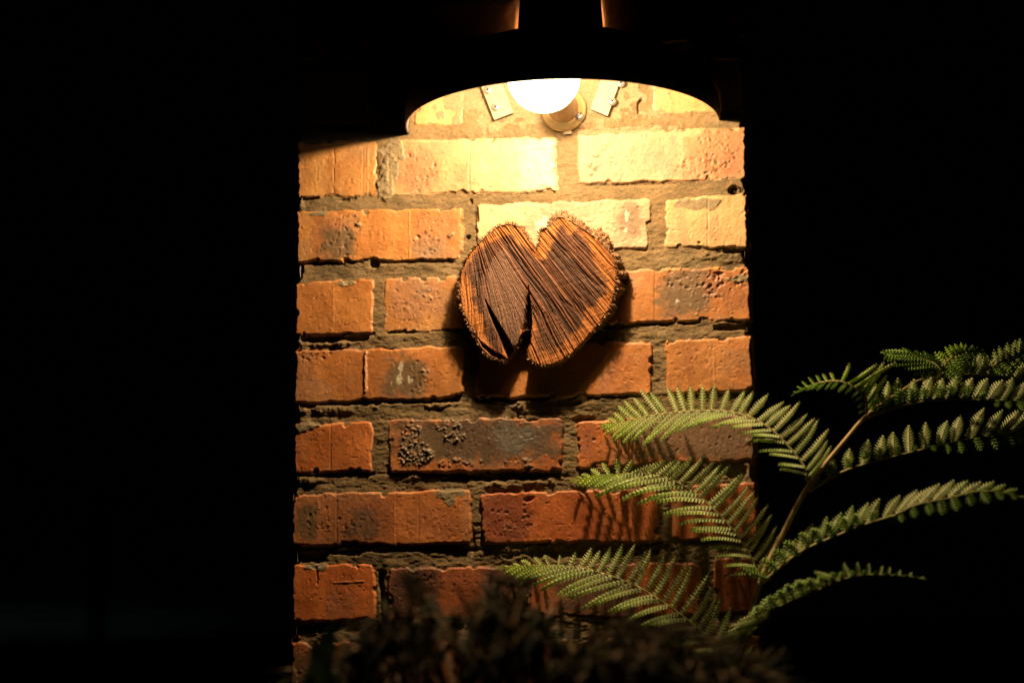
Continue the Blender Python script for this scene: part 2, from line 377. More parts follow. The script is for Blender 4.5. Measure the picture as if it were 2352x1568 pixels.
def pillar_face(z0, z1, res, detail=True):
    xs = np.arange(XL-0.012, XR+0.012, res); zs = np.arange(z0, z1+res*.5, res)
    X, Z = np.meshgrid(xs, zs)
    S = 0.57e-3
    # mortar bed
    rough = fbm(X, Z, .022, 11, 4, sz=.012)*.0011 + fbm(X, Z, .007, 12, 3, sz=.0028)*.00055 + vn(X, Z, .0022, 14)*.00018 + fbm(X, Z, .07, 13, 2)*.0016
    low = ss(.30, -.05, Z-ZO)      # joints are flush near the lamp, more raked out lower down
    Hh = -(.0010+.0023*low)+rough*(0.75+.5*low)
    mask = np.zeros_like(X); col = np.zeros(X.shape+(3,))
    gm = fbm(X, Z, .04, 21, 3)
    col[:] = np.array([.17, .118, .058]); col = lerpc(col, (.13, .095, .048), ss(.0, .6, gm)); col = lerpc(col, (.21, .155, .085), ss(.1, .7, -gm)*.55); col = lerpc(col, (.10, .085, .045), ss(.25, .7, fbm(X, Z, .03, 22, 4, sz=.006))*.55)
    e1 = fbm(X, Z, .022, 31, 3)*.0019 + vn(X, Z, .0055, 32)*.0006 + vn(X, Z, .0026, 33)*.0004
    chip = np.maximum(0, fbm(X, Z, .013, 34, 2)-.42)*.011
    fine = fbm(X, Z, .014, 41, 4)*.00026 + vn(X, Z, .0022, 43)*.00009 + np.maximum(0, vn(X, Z, .0036, 44)-.62)*.0012 - np.maximum(0, vn(X, Z, .0040, 46)-.66)*.0014 + fbm(X, Z, .06, 42, 2)*.0008
    cv = fbm(X, Z, .03, 45, 4); cs = fbm(X, Z, .006, 47, 3, sz=.05); cl = fbm(X, Z, .11, 48, 2)
    pit = vn(X, Z, .004, 49)
    bm_ = np.full(X.shape, -1.0)
    rg = random.Random(17)
    for n, (x0, x1, tl, bl, tr, br_, bc) in enumerate(BOX):
        if max(tl, tr) < z0-.02 or min(bl, br_) > z1+.02: continue
        u = np.clip((X-x0)/(x1-x0), 0, 1)
        zt = tl+(tr-tl)*u; zb = bl+(br_-bl)*u
        cxx = (x0+x1)/2; hx = (x1-x0)/2; czz = (zt+zb)/2; hz = (zt-zb)/2
        r = .005
        qx = np.abs(X-cxx)-(hx-r); qz = np.abs(Z-czz)-(hz-r)
        sd = np.hypot(np.maximum(qx, 0), np.maximum(qz, 0))+np.minimum(np.maximum(qx, qz), 0)-r
        d = -sd - e1 - chip*ss(.02, .0, -sd)
        prof = ss(0.0, .0026, d)
        # tilt and height of this brick
        h0 = rg.uniform(-.0006, .0012); ta = rg.uniform(-.004, .004); tb = rg.uniform(-.01, .01)
        hb = h0+(X-cxx)*ta+(Z-czz)*tb+fine*(.8+.5*rg.random())
        wmask = d > -.0002
        Hh = np.where(wmask, Hh*(1-prof)+hb*prof, Hh)
        # raked gap under the brick
        gap = ss(-.006, -.0005, d)*(d < 0)*(Z < zb+.001)*(X > x0-.002)*(X < x1+.002)*ss(-.35, .35, vn(X, Z, .03, 71+n)+.25*low-.1)*low
        Hh = Hh-gap*.0050
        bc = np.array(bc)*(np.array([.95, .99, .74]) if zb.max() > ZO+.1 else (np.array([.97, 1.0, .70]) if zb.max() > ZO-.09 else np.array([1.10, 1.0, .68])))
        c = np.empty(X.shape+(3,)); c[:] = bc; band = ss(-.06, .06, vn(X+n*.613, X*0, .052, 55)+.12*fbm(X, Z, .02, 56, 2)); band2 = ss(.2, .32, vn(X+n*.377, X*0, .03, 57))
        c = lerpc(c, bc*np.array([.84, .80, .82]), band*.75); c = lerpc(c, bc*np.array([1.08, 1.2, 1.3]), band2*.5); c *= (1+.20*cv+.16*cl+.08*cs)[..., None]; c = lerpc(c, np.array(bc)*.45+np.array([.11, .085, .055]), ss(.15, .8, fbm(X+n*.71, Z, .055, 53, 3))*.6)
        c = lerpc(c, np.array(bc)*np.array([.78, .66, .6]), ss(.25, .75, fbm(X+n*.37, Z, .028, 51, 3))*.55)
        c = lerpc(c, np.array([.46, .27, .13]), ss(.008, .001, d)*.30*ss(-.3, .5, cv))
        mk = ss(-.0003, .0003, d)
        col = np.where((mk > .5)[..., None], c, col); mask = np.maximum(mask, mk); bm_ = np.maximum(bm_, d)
    if detail:
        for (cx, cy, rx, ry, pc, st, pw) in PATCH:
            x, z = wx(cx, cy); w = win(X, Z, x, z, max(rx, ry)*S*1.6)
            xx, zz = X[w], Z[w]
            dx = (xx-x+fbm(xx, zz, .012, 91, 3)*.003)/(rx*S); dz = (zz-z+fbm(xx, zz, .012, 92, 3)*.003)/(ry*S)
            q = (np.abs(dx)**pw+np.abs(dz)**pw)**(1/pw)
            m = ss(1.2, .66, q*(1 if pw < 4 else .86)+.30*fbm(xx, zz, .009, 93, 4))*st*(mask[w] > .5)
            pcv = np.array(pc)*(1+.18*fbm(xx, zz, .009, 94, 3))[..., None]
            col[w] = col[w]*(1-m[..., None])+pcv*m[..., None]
        for (cx, cy, rx, ry) in PALE:
            x, z = wx(cx, cy); w = win(X, Z, x, z, max(rx, ry)*S*1.8); xx, zz = X[w], Z[w]
            q = np.hypot((xx-x)/(rx*S), (zz-z)/(ry*S))+.55*fbm(xx, zz, .004, 95, 3)
            m = ss(1.05, .8, q); col[w] = lerpc(col[w], (.44, .40, .29), m*.9); Hh[w] += m*.0002
        rc = random.Random(29)
        for (cx, cy, rx, ry, cnt, size, hh) in CLUS:
            for _ in range(cnt):
                a = rc.uniform(0, 6.283); q = math.sqrt(rc.random())
                x, z = wx(cx+math.cos(a)*q*rx, cy+math.sin(a)*q*ry)
                s = size*1e-3*rc.uniform(.45, 1.25); w = win(X, Z, x, z, s*2.2); xx, zz = X[w], Z[w]
                if xx.size == 0: continue
                an = rc.uniform(0, 3.14); asp = rc.uniform(.7, 1.4)
                ux = (xx-x)*math.cos(an)+(zz-z)*math.sin(an); uz = -(xx-x)*math.sin(an)+(zz-z)*math.cos(an)
                q = np.hypot(ux*asp, uz/asp)/s + .35*vn(xx, zz, s*.8, 97)
                g = ss(1.1, .45, q)
                Hh[w] += g*hh*1e-3*rc.uniform(.3, .85)*.8
                if hh < 0: col[w] = col[w]*(1-.36*g[..., None])
                else: col[w] = lerpc(col[w], np.array([.20, .15, .09])*rc.uniform(.7, 1.3), g*.6)
        rs = random.Random(31)
        for _ in range(1500):                       # stray grit and pinholes all over
            x = rs.uniform(XL, XR); z = rs.uniform(z0, z1); s = 1e-3*rs.uniform(.5, 1.7)
            w = win(X, Z, x, z, s*2); xx, zz = X[w], Z[w]
            if xx.size == 0: continue
            g = ss(1.1, .3, np.hypot(xx-x, zz-z)/s); sg = rs.choice([-1, -1, 1])
            Hh[w] += g*sg*1e-3*rs.uniform(.3, 1.0); col[w] = col[w]*(1-(.3 if sg < 0 else .1)*g[..., None])
        for (pl, wd, dp) in LINES:
            q = [wx(*p) for p in pl]
            for (a, b) in zip(q[:-1], q[1:]):
                cx, cz = (a[0]+b[0])/2, (a[1]+b[1])/2; L = math.hypot(b[0]-a[0], b[1]-a[1])
                w = win(X, Z, cx, cz, L/2+.006); xx, zz = X[w], Z[w]
                t = np.clip(((xx-a[0])*(b[0]-a[0])+(zz-a[1])*(b[1]-a[1]))/L**2, 0, 1)
                jx = fbm(xx, zz, .006, 98, 3)*.0012*(1 if abs(dp) > 1 else .3)
                dd = np.hypot(xx-a[0]-t*(b[0]-a[0])+jx, zz-a[1]-t*(b[1]-a[1])+jx)
                ww = wd*.5e-3*(1+.5*vn(xx, zz, .01, 99)); g = ss(1.3, .4, dd/ww)*(t > 0)*(t < 1)
                Hh[w] = np.where(g > 0, Hh[w]+g*dp*1e-3, Hh[w])
                if dp < -.5: col[w] = col[w]*(1-.3*g[..., None])
                elif dp > 0: col[w] = lerpc(col[w], (.46, .24, .10), g*.5)
        for (cx, cy, rx, ry, dp) in HOLES:
            x, z = wx(cx, cy); w = win(X, Z, x, z, max(rx, ry)*S*1.6); xx, zz = X[w], Z[w]
            q = ((np.abs(xx-x)/(rx*S))**2.6+(np.abs(zz-z)/(ry*S))**2.6)**(1/2.6)+.55*fbm(xx, zz, .014, 100, 3)
            g = ss(1.1, .55, q)*(mask[w] < .5) if abs(dp) > 5 else ss(1.1, .5, q)
            Hh[w] += g*dp*1e-3
        for (cx, cy, rx, ry, dp) in LUMPS:
            x, z = wx(cx, cy); w = win(X, Z, x, z, max(rx, ry)*S*1.6); xx, zz = X[w], Z[w]
            q = np.hypot((xx-x)/(rx*S), (zz-z)/(ry*S))+.6*fbm(xx, zz, .012, 101, 3)
            g = ss(1.1, .35, q)*(mask[w] < .6); Hh[w] += g*dp*1e-3*(1+.4*fbm(xx, zz, .004, 102, 2))
        # bead of squeezed clay down the long brick of the fourth course
        for i in range(26):
            x, z = wx(840+rc.uniform(-1.5, 1.5), 811+i*3.5); s = .0021*rc.uniform(.8, 1.25)
            w = win(X, Z, x, z, s*2); xx, zz = X[w], Z[w]
            g = np.sqrt(np.clip(1-(np.hypot(xx-x, zz-z)/s)**2, 0, 1)); Hh[w] = np.maximum(Hh[w], g*.0026); col[w] = lerpc(col[w], (.44, .22, .10), (g > .1)*.8)
        # mortar smeared over the tops of some bricks
        for (cx, cy, rx, ry) in [(905, 345, 30, 26), (896, 385, 26, 32), (886, 425, 18, 30), (730, 1300, 26, 8), (1040, 1130, 40, 16), (1035, 1145, 14, 18), (1430, 300, 120, 8), (730, 492, 24, 5), (800, 650, 22, 6), (700, 980, 30, 12), (1600, 470, 45, 16), (1700, 640, 30, 8), (1250, 210, 260, 90)]:
            x, z = wx(cx, cy); w = win(X, Z, x, z, max(rx, ry)*S*1.5); xx, zz = X[w], Z[w]
            q = np.hypot((xx-x)/(rx*S), (zz-z)/(ry*S))+.5*fbm(xx, zz, .012, 103, 3)
            g = ss(1.0, .9, q); mask[w] = mask[w]*(1-(g > .5)); col[w] = lerpc(col[w], np.array([.21, .165, .095]), g*(g > .3))
            Hh[w] += g*.0007+g*rough[w]*.3
    # ragged outer edges of the pillar
    edge = vn(Z*1.0, X*0, .013, 110)*.0013+vn(Z, X*0, .0040, 111)*.0009
    inbr = mask*0
    dl = X-XL; dr = XR-X
    dd = np.minimum(dl, dr)+edge-.0015
    joint = (bm_ < .0002)
    dd = dd-np.where(joint, .0045+.003*vn(Z, X*0, .012, 112), 0)
    Hh = Hh-ss(.0035, -.001, dd)*.022
    return X, Z, Hh, np.clip(col, .01, .8), mask, dd


def grid_mesh(X, Z, Hh, col, mask, keep, parent_name, mats):
    ny, nx = X.shape
    V = np.stack([X, -Hh, Z], -1).reshape(-1, 3); cf = col.reshape(-1, 3)
    i = np.arange(ny*nx).reshape(ny, nx)
    Q = np.stack([i[:-1, :-1], i[:-1, 1:], i[1:, 1:], i[1:, :-1]], -1).reshape(-1, 4)
    k = (keep[:-1, :-1] | keep[:-1, 1:] | keep[1:, 1:] | keep[1:, :-1]).ravel()
    m = ((mask[:-1, :-1]+mask[:-1, 1:]+mask[1:, 1:]+mask[1:, :-1])/4).ravel()
    return V, cf, Q[k & (m >= .5)], Q[k & (m < .5)]


def compact(V, c, Q):
    u, inv = np.unique(Q.ravel(), return_inverse=True)
    return V[u], c[u], inv.reshape(Q.shape)


acc = {'b': [], 'm': []}
for (z0, z1, res, det) in ((ZO-.485, ZO+.475, .0011, True), (ZO+.475, ZO+.80, .005, False), (-.02, ZO-.485, .006, False)):
    if not det:
        BOX += [b for k in (range(-8, -3) if z0 > ZO else range(11, 21)) for b in generic_row(k)]
    X, Z, Hh, col, mask, dd = pillar_face(z0, z1, res, det)
    V, cf, Qb, Qm = grid_mesh(X, Z, Hh, col, mask, dd > -.0035, '', None)
    acc['b'].append(compact(V, cf, Qb)); acc['m'].append(compact(V, cf, Qm))
# the two returns and the back: coarser courses at right angles
D = .36
for side in (0, 1, 2):
    Lh = D if side < 2 else XR-XL
    us = np.arange(0, Lh+.002, .004); zs = np.arange(-.02, ZO+.80, .004); U, Z = np.meshgrid(us, zs)
    rowk = np.floor((Z-(0.206+ZO))/.094); zi = (Z-(0.206+ZO))-rowk*.094
    ph = np.where(rowk % 2 == 0, .0, .12); ui = np.mod(U+ph, .2465)
    d = np.minimum(np.minimum(zi, .076-zi), np.minimum(ui, .231-ui))-fbm(U+side*3, Z, .02, 61, 3)*.0016
    pr = ss(0, .004, d); hh = -.006*(1-pr)+fbm(U, Z, .02, 62+side, 3)*.0012
    col = np.zeros(U.shape+(3,)); col[:] = (.22, .19, .135)
    bid = _hash(rowk.astype(np.int64), np.floor((U+ph)/.2465).astype(np.int64), 5+side)
    bc = np.stack([.40+.05*bid, .145+.03*bid, .052+.015*bid], -1)*(1+.2*fbm(U, Z, .03, 63, 3))[..., None]
    col = np.where((d > 0)[..., None], bc, col)
    if side == 0: V = np.stack([XL+.003-hh, .002+U, Z], -1)
    elif side == 1: V = np.stack([XR-.003+hh, .002+U, Z], -1)
    else: V = np.stack([XL+U, D+hh, Z], -1)
    ny, nx = U.shape; i = np.arange(ny*nx).reshape(ny, nx)
    q4 = [i[:-1, :-1], i[:-1, 1:], i[1:, 1:], i[1:, :-1]]
    if side != 1: q4 = q4[::-1]
    Q = np.stack(q4, -1).reshape(-1, 4)
    mm = (((d > 0)[:-1, :-1].astype(int)+(d > 0)[1:, 1:]+(d > 0)[1:, :-1]+(d > 0)[:-1, 1:]) >= 2).ravel()
    V = V.reshape(-1, 3); cf = col.reshape(-1, 3)
    acc['b'].append(compact(V, cf, Q[mm])); acc['m'].append(compact(V, cf, Q[~mm]))
# flat top of the pillar, above the frame
zt = ZO+.80
tv = np.array([[XL+.003, .0, zt-.002], [XR-.003, .0, zt-.002], [XR-.003, D, zt-.002], [XL+.003, D, zt-.002]])
acc['m'].append((tv, np.tile([.22, .19, .135], (4, 1)), np.array([[0, 1, 2, 3]])))


def join(lst):
    V = []; c = []; F = []; n = 0
    for (v, cc, f) in lst: V.append(v); c.append(cc); F.append(f+n); n += len(v)
    return np.concatenate(V), np.concatenate(c), np.concatenate(F)


V, c, F = join(acc['b'])
pillar = mesh_np('brick_pillar', V, [F], M_BRICK, col=c)
tag(pillar, 'weathered orange brick pillar with thick grey mortar joints, lit by the lamp on it', 'pillar')
V, c, F = join(acc['m'])
mesh_np('mortar', V, [F], M_MORTAR, parent=pillar, col=c)

# ------------------------------------------------------------------ lamp under the shade
SC = (wx(936, 308)[0]+wx(1655, 275)[0])/2          # shade axis
SR = (wx(1655, 275)[0]-wx(936, 308)[0])/2
SZ = ZO+.2862
hb = P(1294, 250, .008)                            # centre of the lamp holder's base
bc = P(1249, 176, .150)                            # centre of the bulb
lamp = empty('wall_lamp', hb)
tag(lamp, 'glowing round bulb in a brass holder screwed to the bricks beneath the dark shade', 'lamp')
wallp = Vector((hb.x, -.001, hb.z)); ax = (bc-wallp).normalized()
bN = Vector((0, -1, 0))
m = MB(); m.lathe(wallp, bN, [(.0295, 0), (.0305, .002), (.030, .006), (.0285, .0075), (.027, .0075), (.0255, .009), (.016, .011), (.0, .011)], 48)
m.build('base_plate', M_BRASS, lamp)
m = MB(); m.lathe(wallp+bN*.009, (bc-wallp-bN*.009), [(.0205, 0), (.0205, .012), (.0195, .03), (.0185, .048), (.020, .05), (.020, .056), (.017, .058), (.016, .05), (.0, .05)], 40)
m.build('holder', M_CERAM, lamp)
m = MB(); e = P(1305, 304, .002); m.add([e+Vector((x*.0045, -y*.003, z*.003)) for x in (-1, 1) for y in (0, 1) for z in (-1, 1)],
      [(0, 1, 3, 2), (4, 6, 7, 5), (0, 4, 5, 1), (2, 3, 7, 6), (0, 2, 6, 4), (1, 5, 7, 3)])
m.build('tab', M_STEEL, lamp, smooth=False)


def screw(name, loc, parent, r=.0052, cross=True):
    m = MB(); m.lathe(loc, bN, [(r*1.0, 0), (r, r*.25), (r*.8, r*.52), (r*.45, r*.66), (0, r*.7)], 20)
    # recessed slot(s) as thin dark bars let into the head
    for a in ((.5, .5+math.pi/2) if cross else (.9,)):
        d = Vector((math.cos(a), 0, math.sin(a))); n = Vector((-math.sin(a), 0, math.cos(a))); L = r*(.5 if cross else .85); w = r*.12; q = Vector(loc)+bN*(r*.66)
        vs = [q+d*(sx*L)+n*(sy*w)+bN*(h*r*.1) for h in (0, 1) for sx, sy in ((-1, -1), (1, -1), (1, 1), (-1, 1))]
        m.add(vs, [(0, 1, 2, 3), (4, 5, 6, 7), (0, 1, 5, 4), (1, 2, 6, 5), (2, 3, 7, 6), (3, 0, 4, 7)], m=1)
    return m.build(name, [M_SCREW, M_IRON], parent)


screw('screw', P(1331, 268, .0095), lamp, .0058, cross=False)
screw('screw', P(1262, 232, .0095), lamp, .0058, cross=False)
# bulb: pear-shaped glass that glows, with the filament lamp inside
mb, nt, N, L = new_mat('glowing_glass')
out = N.new('ShaderNodeOutputMaterial'); em = N.new('ShaderNodeEmission'); tr = N.new('ShaderNodeBsdfTransparent'); ad = N.new('ShaderNodeAddShader')
em.inputs['Color'].default_value = (1, .80, .52, 1); em.inputs['Strength'].default_value = 5.0
tr.inputs['Color'].default_value = (.92, .92, .92, 1)
L.new(em.outputs[0], ad.inputs[0]); L.new(tr.outputs[0], ad.inputs[1]); L.new(ad.outputs[0], out.inputs[0])
bl = (bc-wallp).length; m = MB(); R_ = .046
prof = [(.0135, bl-.080), (.0145, bl-.070), (.019, bl-.058)]+[(R_*math.sin(a), bl-R_*math.cos(a)) for a in [math.radians(x) for x in range(36, 180, 12)]]+[(0.0005, bl+R_)]
m.lathe(wallp, ax, prof, 40); m.build('bulb', mb, lamp)
ld = bpy.data.lights.new('filament', 'POINT'); ld.energy = 28.5; ld.color = (1, .685, .39); ld.shadow_soft_size = .011
ld.use_nodes = True; nt = ld.node_tree; N = nt.nodes; L = nt.links; N.clear()
# a bulb sends little light back past its own cap: intensity falls towards the base (local +Y)
out = N.new('ShaderNodeOutputLight'); em = N.new('ShaderNodeEmission'); tc = N.new('ShaderNodeTexCoord'); sp = N.new('ShaderNodeSeparateXYZ'); mr = N.new('ShaderNodeMapRange')
L.new(tc.outputs['Normal'], sp.inputs[0]); L.new(sp.outputs['Y'], mr.inputs['Value']); L.new(mr.outputs['Result'], em.inputs['Strength']); L.new(em.outputs[0], out.inputs[0])
mr.inputs['From Min'].default_value = .15; mr.inputs['From Max'].default_value = 1.0; mr.inputs['To Min'].default_value = 1.0; mr.inputs['To Max'].default_value = .20
lo = bpy.data.objects.new('filament', ld); C.objects.link(lo); lo.parent = lamp; lo.location = P(1252, 142, .178)-hb

# ------------------------------------------------------------------ half-round iron shade
shade = empty('lamp_shade', (SC, 0, SZ))
tag(shade, 'dark rusted half-dome iron hood with a narrow neck fixed above the bulb', 'lamp shade')
prof = [(1.0, 0), (.998, .02), (.985, .034), (.955, .048), (.90, .062), (.82, .076), (.72, .088), (.60, .099), (.48, .107), (.42, .111)]
shoulder = [(.425, .1105), (.36, .1145), (.31, .118), (.285, .124)]
neck = [(.280, .1165), (.280, .126), (.272, .142), (.262, .160), (.255, .185), (.25, .215), (.245, .25), (.22, .275), (.15, .29), (.02, .295)]


def half_shell(pr, gap, th, name, parent, a0=0., a1=180., ky=None):
    n = 72; V = []; F = []; mi = []
    ring = []
    for layer in (0, 1):
        for (r, z) in pr:
            rr_ = r*SR-(th if layer else 0); row = []; kd = ky(r) if ky else 1.0
            for j in range(n+1):
                w = math.radians(a0+(a1-a0)*j/n)
                y = max(gap, rr_*kd*math.sin(w))
                wob = .0012*math.sin(7*w+z*40)*min(1, z*40)
                V.append((SC+(rr_+wob)*math.cos(w), -y, SZ+z-(th*.6 if layer and z > .03 else 0))); row.append(len(V)-1)
            ring.append(row)
    k = len(pr)
    for layer in (0, 1):
        for i in range(k-1):
            a, b = ring[layer*k+i], ring[layer*k+i+1]
            for j in range(n):
                q = (a[j], a[j+1], b[j+1], b[j]); F.append(q if layer else q[::-1]); mi.append(layer)
    for j in range(n): F.append((ring[0][j], ring[0][j+1], ring[k][j+1], ring[k][j])); mi.append(0)       # rim
    for i in range(k-1):
        for j in (0, n): F.append((ring[i][j], ring[i+1][j], ring[k+i+1][j], ring[k+i][j])); mi.append(0)  # back edges
    return mesh_np(name, np.array(V), [np.array(F)], [M_IRON, M_INNER], parent=parent, mi=mi)


half_shell(prof, -.004, .0022, 'dome', shade)
half_shell(shoulder, -.004, .0022, 'shoulder', shade, ky=lambda r: 1+.52*min(1, max(0, (.425-r)/.14)))
half_shell(neck, .0, .0022, 'neck', shade, 7, 163, ky=lambda r: 1.52)


def strap(pts, scr):
    # flat steel strap, standing slightly off the wall
    q = [P(x, y, .004) for x, y in pts]; m = MB()
    vs = [Vector((p.x, -d, p.z)) for d in (.0035, .0068) for p in q]
    m.add(vs, [(3, 2, 1, 0), (4, 5, 6, 7), (0, 1, 5, 4), (1, 2, 6, 5), (2, 3, 7, 6), (3, 0, 4, 7)])
    o = m.build('strap', M_STEEL, shade, smooth=False, recalc=True)
    for (x, y) in scr:
        s = P(x, y, .0068); screw('screw', Vector((s.x, -.0067, s.z)), o, .0056)
    return o


strap([(1074, 120), (1136, 277), (1180, 260), (1118, 103)], [(1121, 208), (1139, 247), (1098, 150)])
strap([(1357, 252), (1396, 268), (1456, 100), (1416, 84)], [(1406, 234), (1426, 192), (1440, 140)])

# ------------------------------------------------------------------ heart-shaped slice of log
TQ = .027
heart = empty('heart_log_slice', P(1240, 680, 0))
tag(heart, 'heart-shaped slice of split log with rough saw marks hung on the brick pillar', 'wooden heart')
HO = [(885, 438), (850, 400), (835, 385), (800, 325), (745, 248), (700, 225), (640, 212), (560, 226), (520, 250), (470, 300), (400, 360), (340, 420), (290, 480), (255, 540), (225, 620),
      (205, 700), (195, 780), (196, 850), (206, 920), (226, 990), (255, 1060), (290, 1130), (330, 1200), (362, 1270), (410, 1345), (470, 1395), (540, 1425), (612, 1432), (640, 1412), (668, 1380), (694, 1338), (716, 1285), (745, 1215), (775, 1165), (838, 1165), (844, 1220), (826, 1290), (804, 1345),
      (808, 1400), (835, 1440), (890, 1470), (940, 1484), (1030, 1470), (1100, 1440), (1200, 1375), (1290, 1280), (1380, 1180), (1460, 1090), (1520, 1010), (1560, 920), (1585, 830), (1600, 740),
      (1602, 650), (1592, 580), (1570, 500), (1480, 400), (1400, 320), (1300, 250), (1200, 190), (1130, 155), (1080, 150), (1030, 198), (980, 242), (930, 268), (908, 300), (914, 370)]
CR1 = [(425, 890), (470, 962), (540, 1080), (600, 1180), (655, 1275), (692, 1343), (690, 1400), (640, 1440), (622, 1415), (560, 1250), (500, 1110), (455, 1000)]
CR2 = [(814, 762), (832, 900), (846, 1060), (846, 1190), (825, 1290), (790, 1370), (765, 1475), (630, 1455), (665, 1390), (692, 1340), (745, 1225), (775, 1090), (796, 920)]
CR3 = [(352, 1222), (400, 1268), (470, 1325), (560, 1372), (640, 1428), (560, 1425), (470, 1385), (395, 1310)]


def sdpoly(x, y, poly):
    p = np.array(poly, float); d = np.full(x.shape, 1e9); ins = np.zeros(x.shape, bool)
    for i in range(len(p)):
        a, b = p[i], p[(i+1) % len(p)]; e = b-a
        t = np.clip(((x-a[0])*e[0]+(y-a[1])*e[1])/(e@e), 0, 1)
        d = np.minimum(d, np.hypot(x-a[0]-t*e[0], y-a[1]-t*e[1]))
        c = (a[1] > y) != (b[1] > y)
        if a[1] != b[1]: ins ^= c & (x < (b[0]-a[0])*(y-a[1])/(b[1]-a[1])+a[0])
    return np.where(ins, d, -d)          # positive inside


def q2px(x, y): return 1004.9+x*.25634, 459.4+y*.25634


qx, qy = np.meshgrid(np.arange(160, 1640, 3.2), np.arange(120, 1510, 3.2))
sd = sdpoly(qx, qy, HO)+fbm(qx, qy, 40, 120, 3)*5
c1 = sdpoly(qx, qy, CR1)+fbm(qx, qy, 30, 121, 3)*3; c2 = sdpoly(qx, qy, CR2)+fbm(qx, qy, 30, 122, 3)*3; c3 = sdpoly(qx, qy, CR3)+fbm(qx, qy, 25, 123, 3)*4
s = qx-.5*(qy-800)
for _ in range(12):
    k = .10+.62*ss(250, 900, s)+.16*ss(900, 1500, s)-.10*ss(1150, 700, s)*ss(900, 1300, qy)
    s = .5*s+.5*(qx-k*(qy-760))
s = s+fbm(qx, qy, 300, 124, 2)*7
al = qy*.9+qx*.3
g1 = vn(s, al, 24, 131, 760); g2 = vn(s, al, 10, 132, 480); g3 = vn(s, al, 7, 133, 160); g4 = vn(s, al, 60, 134, 900)
calm = ss(1.0, .6, np.hypot((qx-570)/230, (qy-850)/380))           # the smoother left heartwood
gro = 1-np.abs(g1)**.7; gro2 = 1-np.abs(g2)**.8
dep = (ss(.55, 1, gro)*1.0*(1-.75*calm)+ss(.5, 1, gro2)*.75*(1-.4*calm)+(.5*g3+.9*g4)*.45)
saw = vn(al, s, 18, 135, 400)*.15
wedge = ss(-10, 18, sdpoly(qx, qy, [(440, 880), (446, 640), (520, 470), (600, 450), (700, 640), (790, 800), (795, 920), (745, 1225), (692, 1343), (600, 1180), (470, 960)])+fbm(s, al, 18, 146, 2, sz=300)*16)
dep = dep*(1-.62*wedge); saw = saw*(1-.85*wedge)
hq = (-dep*2.3+saw*1.5-.5*ss(.5, 1, 1-np.abs(vn(s, al, 5.5, 143, 120))))*1e-3+fbm(qx, qy, 12, 136, 2)*.0002
hq -= ss(10, 0, sd)*.0008
crk = np.maximum(np.maximum(ss(-3, 8, c1)*.018, ss(-3, 8, c2)*.0235), ss(-2, 9, c3)*.020)
crk = np.where(qy > 1160, np.minimum(crk, np.maximum(ss(-3, 8, c1)*.018, ss(-2, 9, c3)*.020)), crk)
hq -= crk
pos = PN(*q2px(qx, qy), TQ)
pos[..., 1] -= hq-.010*(.5-(qx-160)/1480)*0
rim = ss(38, 100, sd+fbm(qx, qy, 160, 141, 3)*70+fbm(s, al, 22, 142, 2, sz=500)*26-45*ss(1000, 1500, qx)*ss(250, 500, qy)-40*ss(500, 300, qx)*ss(500, 800, qy))
heartw = rim*ss(.2, .5, rim)
heartw = np.maximum(heartw, ss(-14, 22, sdpoly(qx, qy, [(430, 880), (436, 620), (520, 440), (640, 356), (800, 430), (870, 560), (830, 760), (800, 900), (745, 1225), (692, 1343), (600, 1180), (470, 960)])+fbm(s, al, 20, 144, 2, sz=400)*22))
colr = np.zeros(qx.shape+(3,)); colr[:] = (.33, .125, .028)
colr = lerpc(colr, (.26, .09, .022), ss(0, .8, g2)*.7)
hw = np.zeros_like(colr); hw[:] = (.085, .033, .014)
hw = lerpc(hw, (.135, .052, .021), ss(0, .7, g2)); hw = lerpc(hw, (.155, .078, .042), calm*(.45+.4*ss(-.2, .6, g3)))
hw = lerpc(hw, (.045, .022, .013), ss(.1, .7, g4)*.75*(1-calm))
lr = ss(1200, 1450, qy)*ss(700, 900, qx)*.5
colr = colr*(1-(heartw*(1-lr))[..., None])+hw*((heartw*(1-lr))[..., None])
colr = lerpc(colr, (.125, .068, .042), wedge*(.6+.3*ss(-.5, .6, g3)))
colr = lerpc(colr, (.045, .024, .014), np.clip(ss(.6, 1.1, dep*.7)*.55, 0, 1))
colr = lerpc(colr, (.14, .075, .035), ss(12, 2, sd)*.5)
colr = lerpc(colr, (.03, .018, .012), ss(.004, .014, crk))
keep = (sd > 0)
ny, nx = qx.shape; i = np.arange(ny*nx).reshape(ny, nx)
Q = np.stack([i[:-1, :-1], i[1:, :-1], i[1:, 1:], i[:-1, 1:]], -1).reshape(-1, 4)
kk = (keep[:-1, :-1] & keep[:-1, 1:] & keep[1:, 1:] & keep[1:, :-1]).ravel()
V, c, F = compact(pos.reshape(-1, 3), colr.reshape(-1, 3), Q[kk])
mesh_np('sawn_face', V, [F], M_WOOD, parent=heart, col=c)
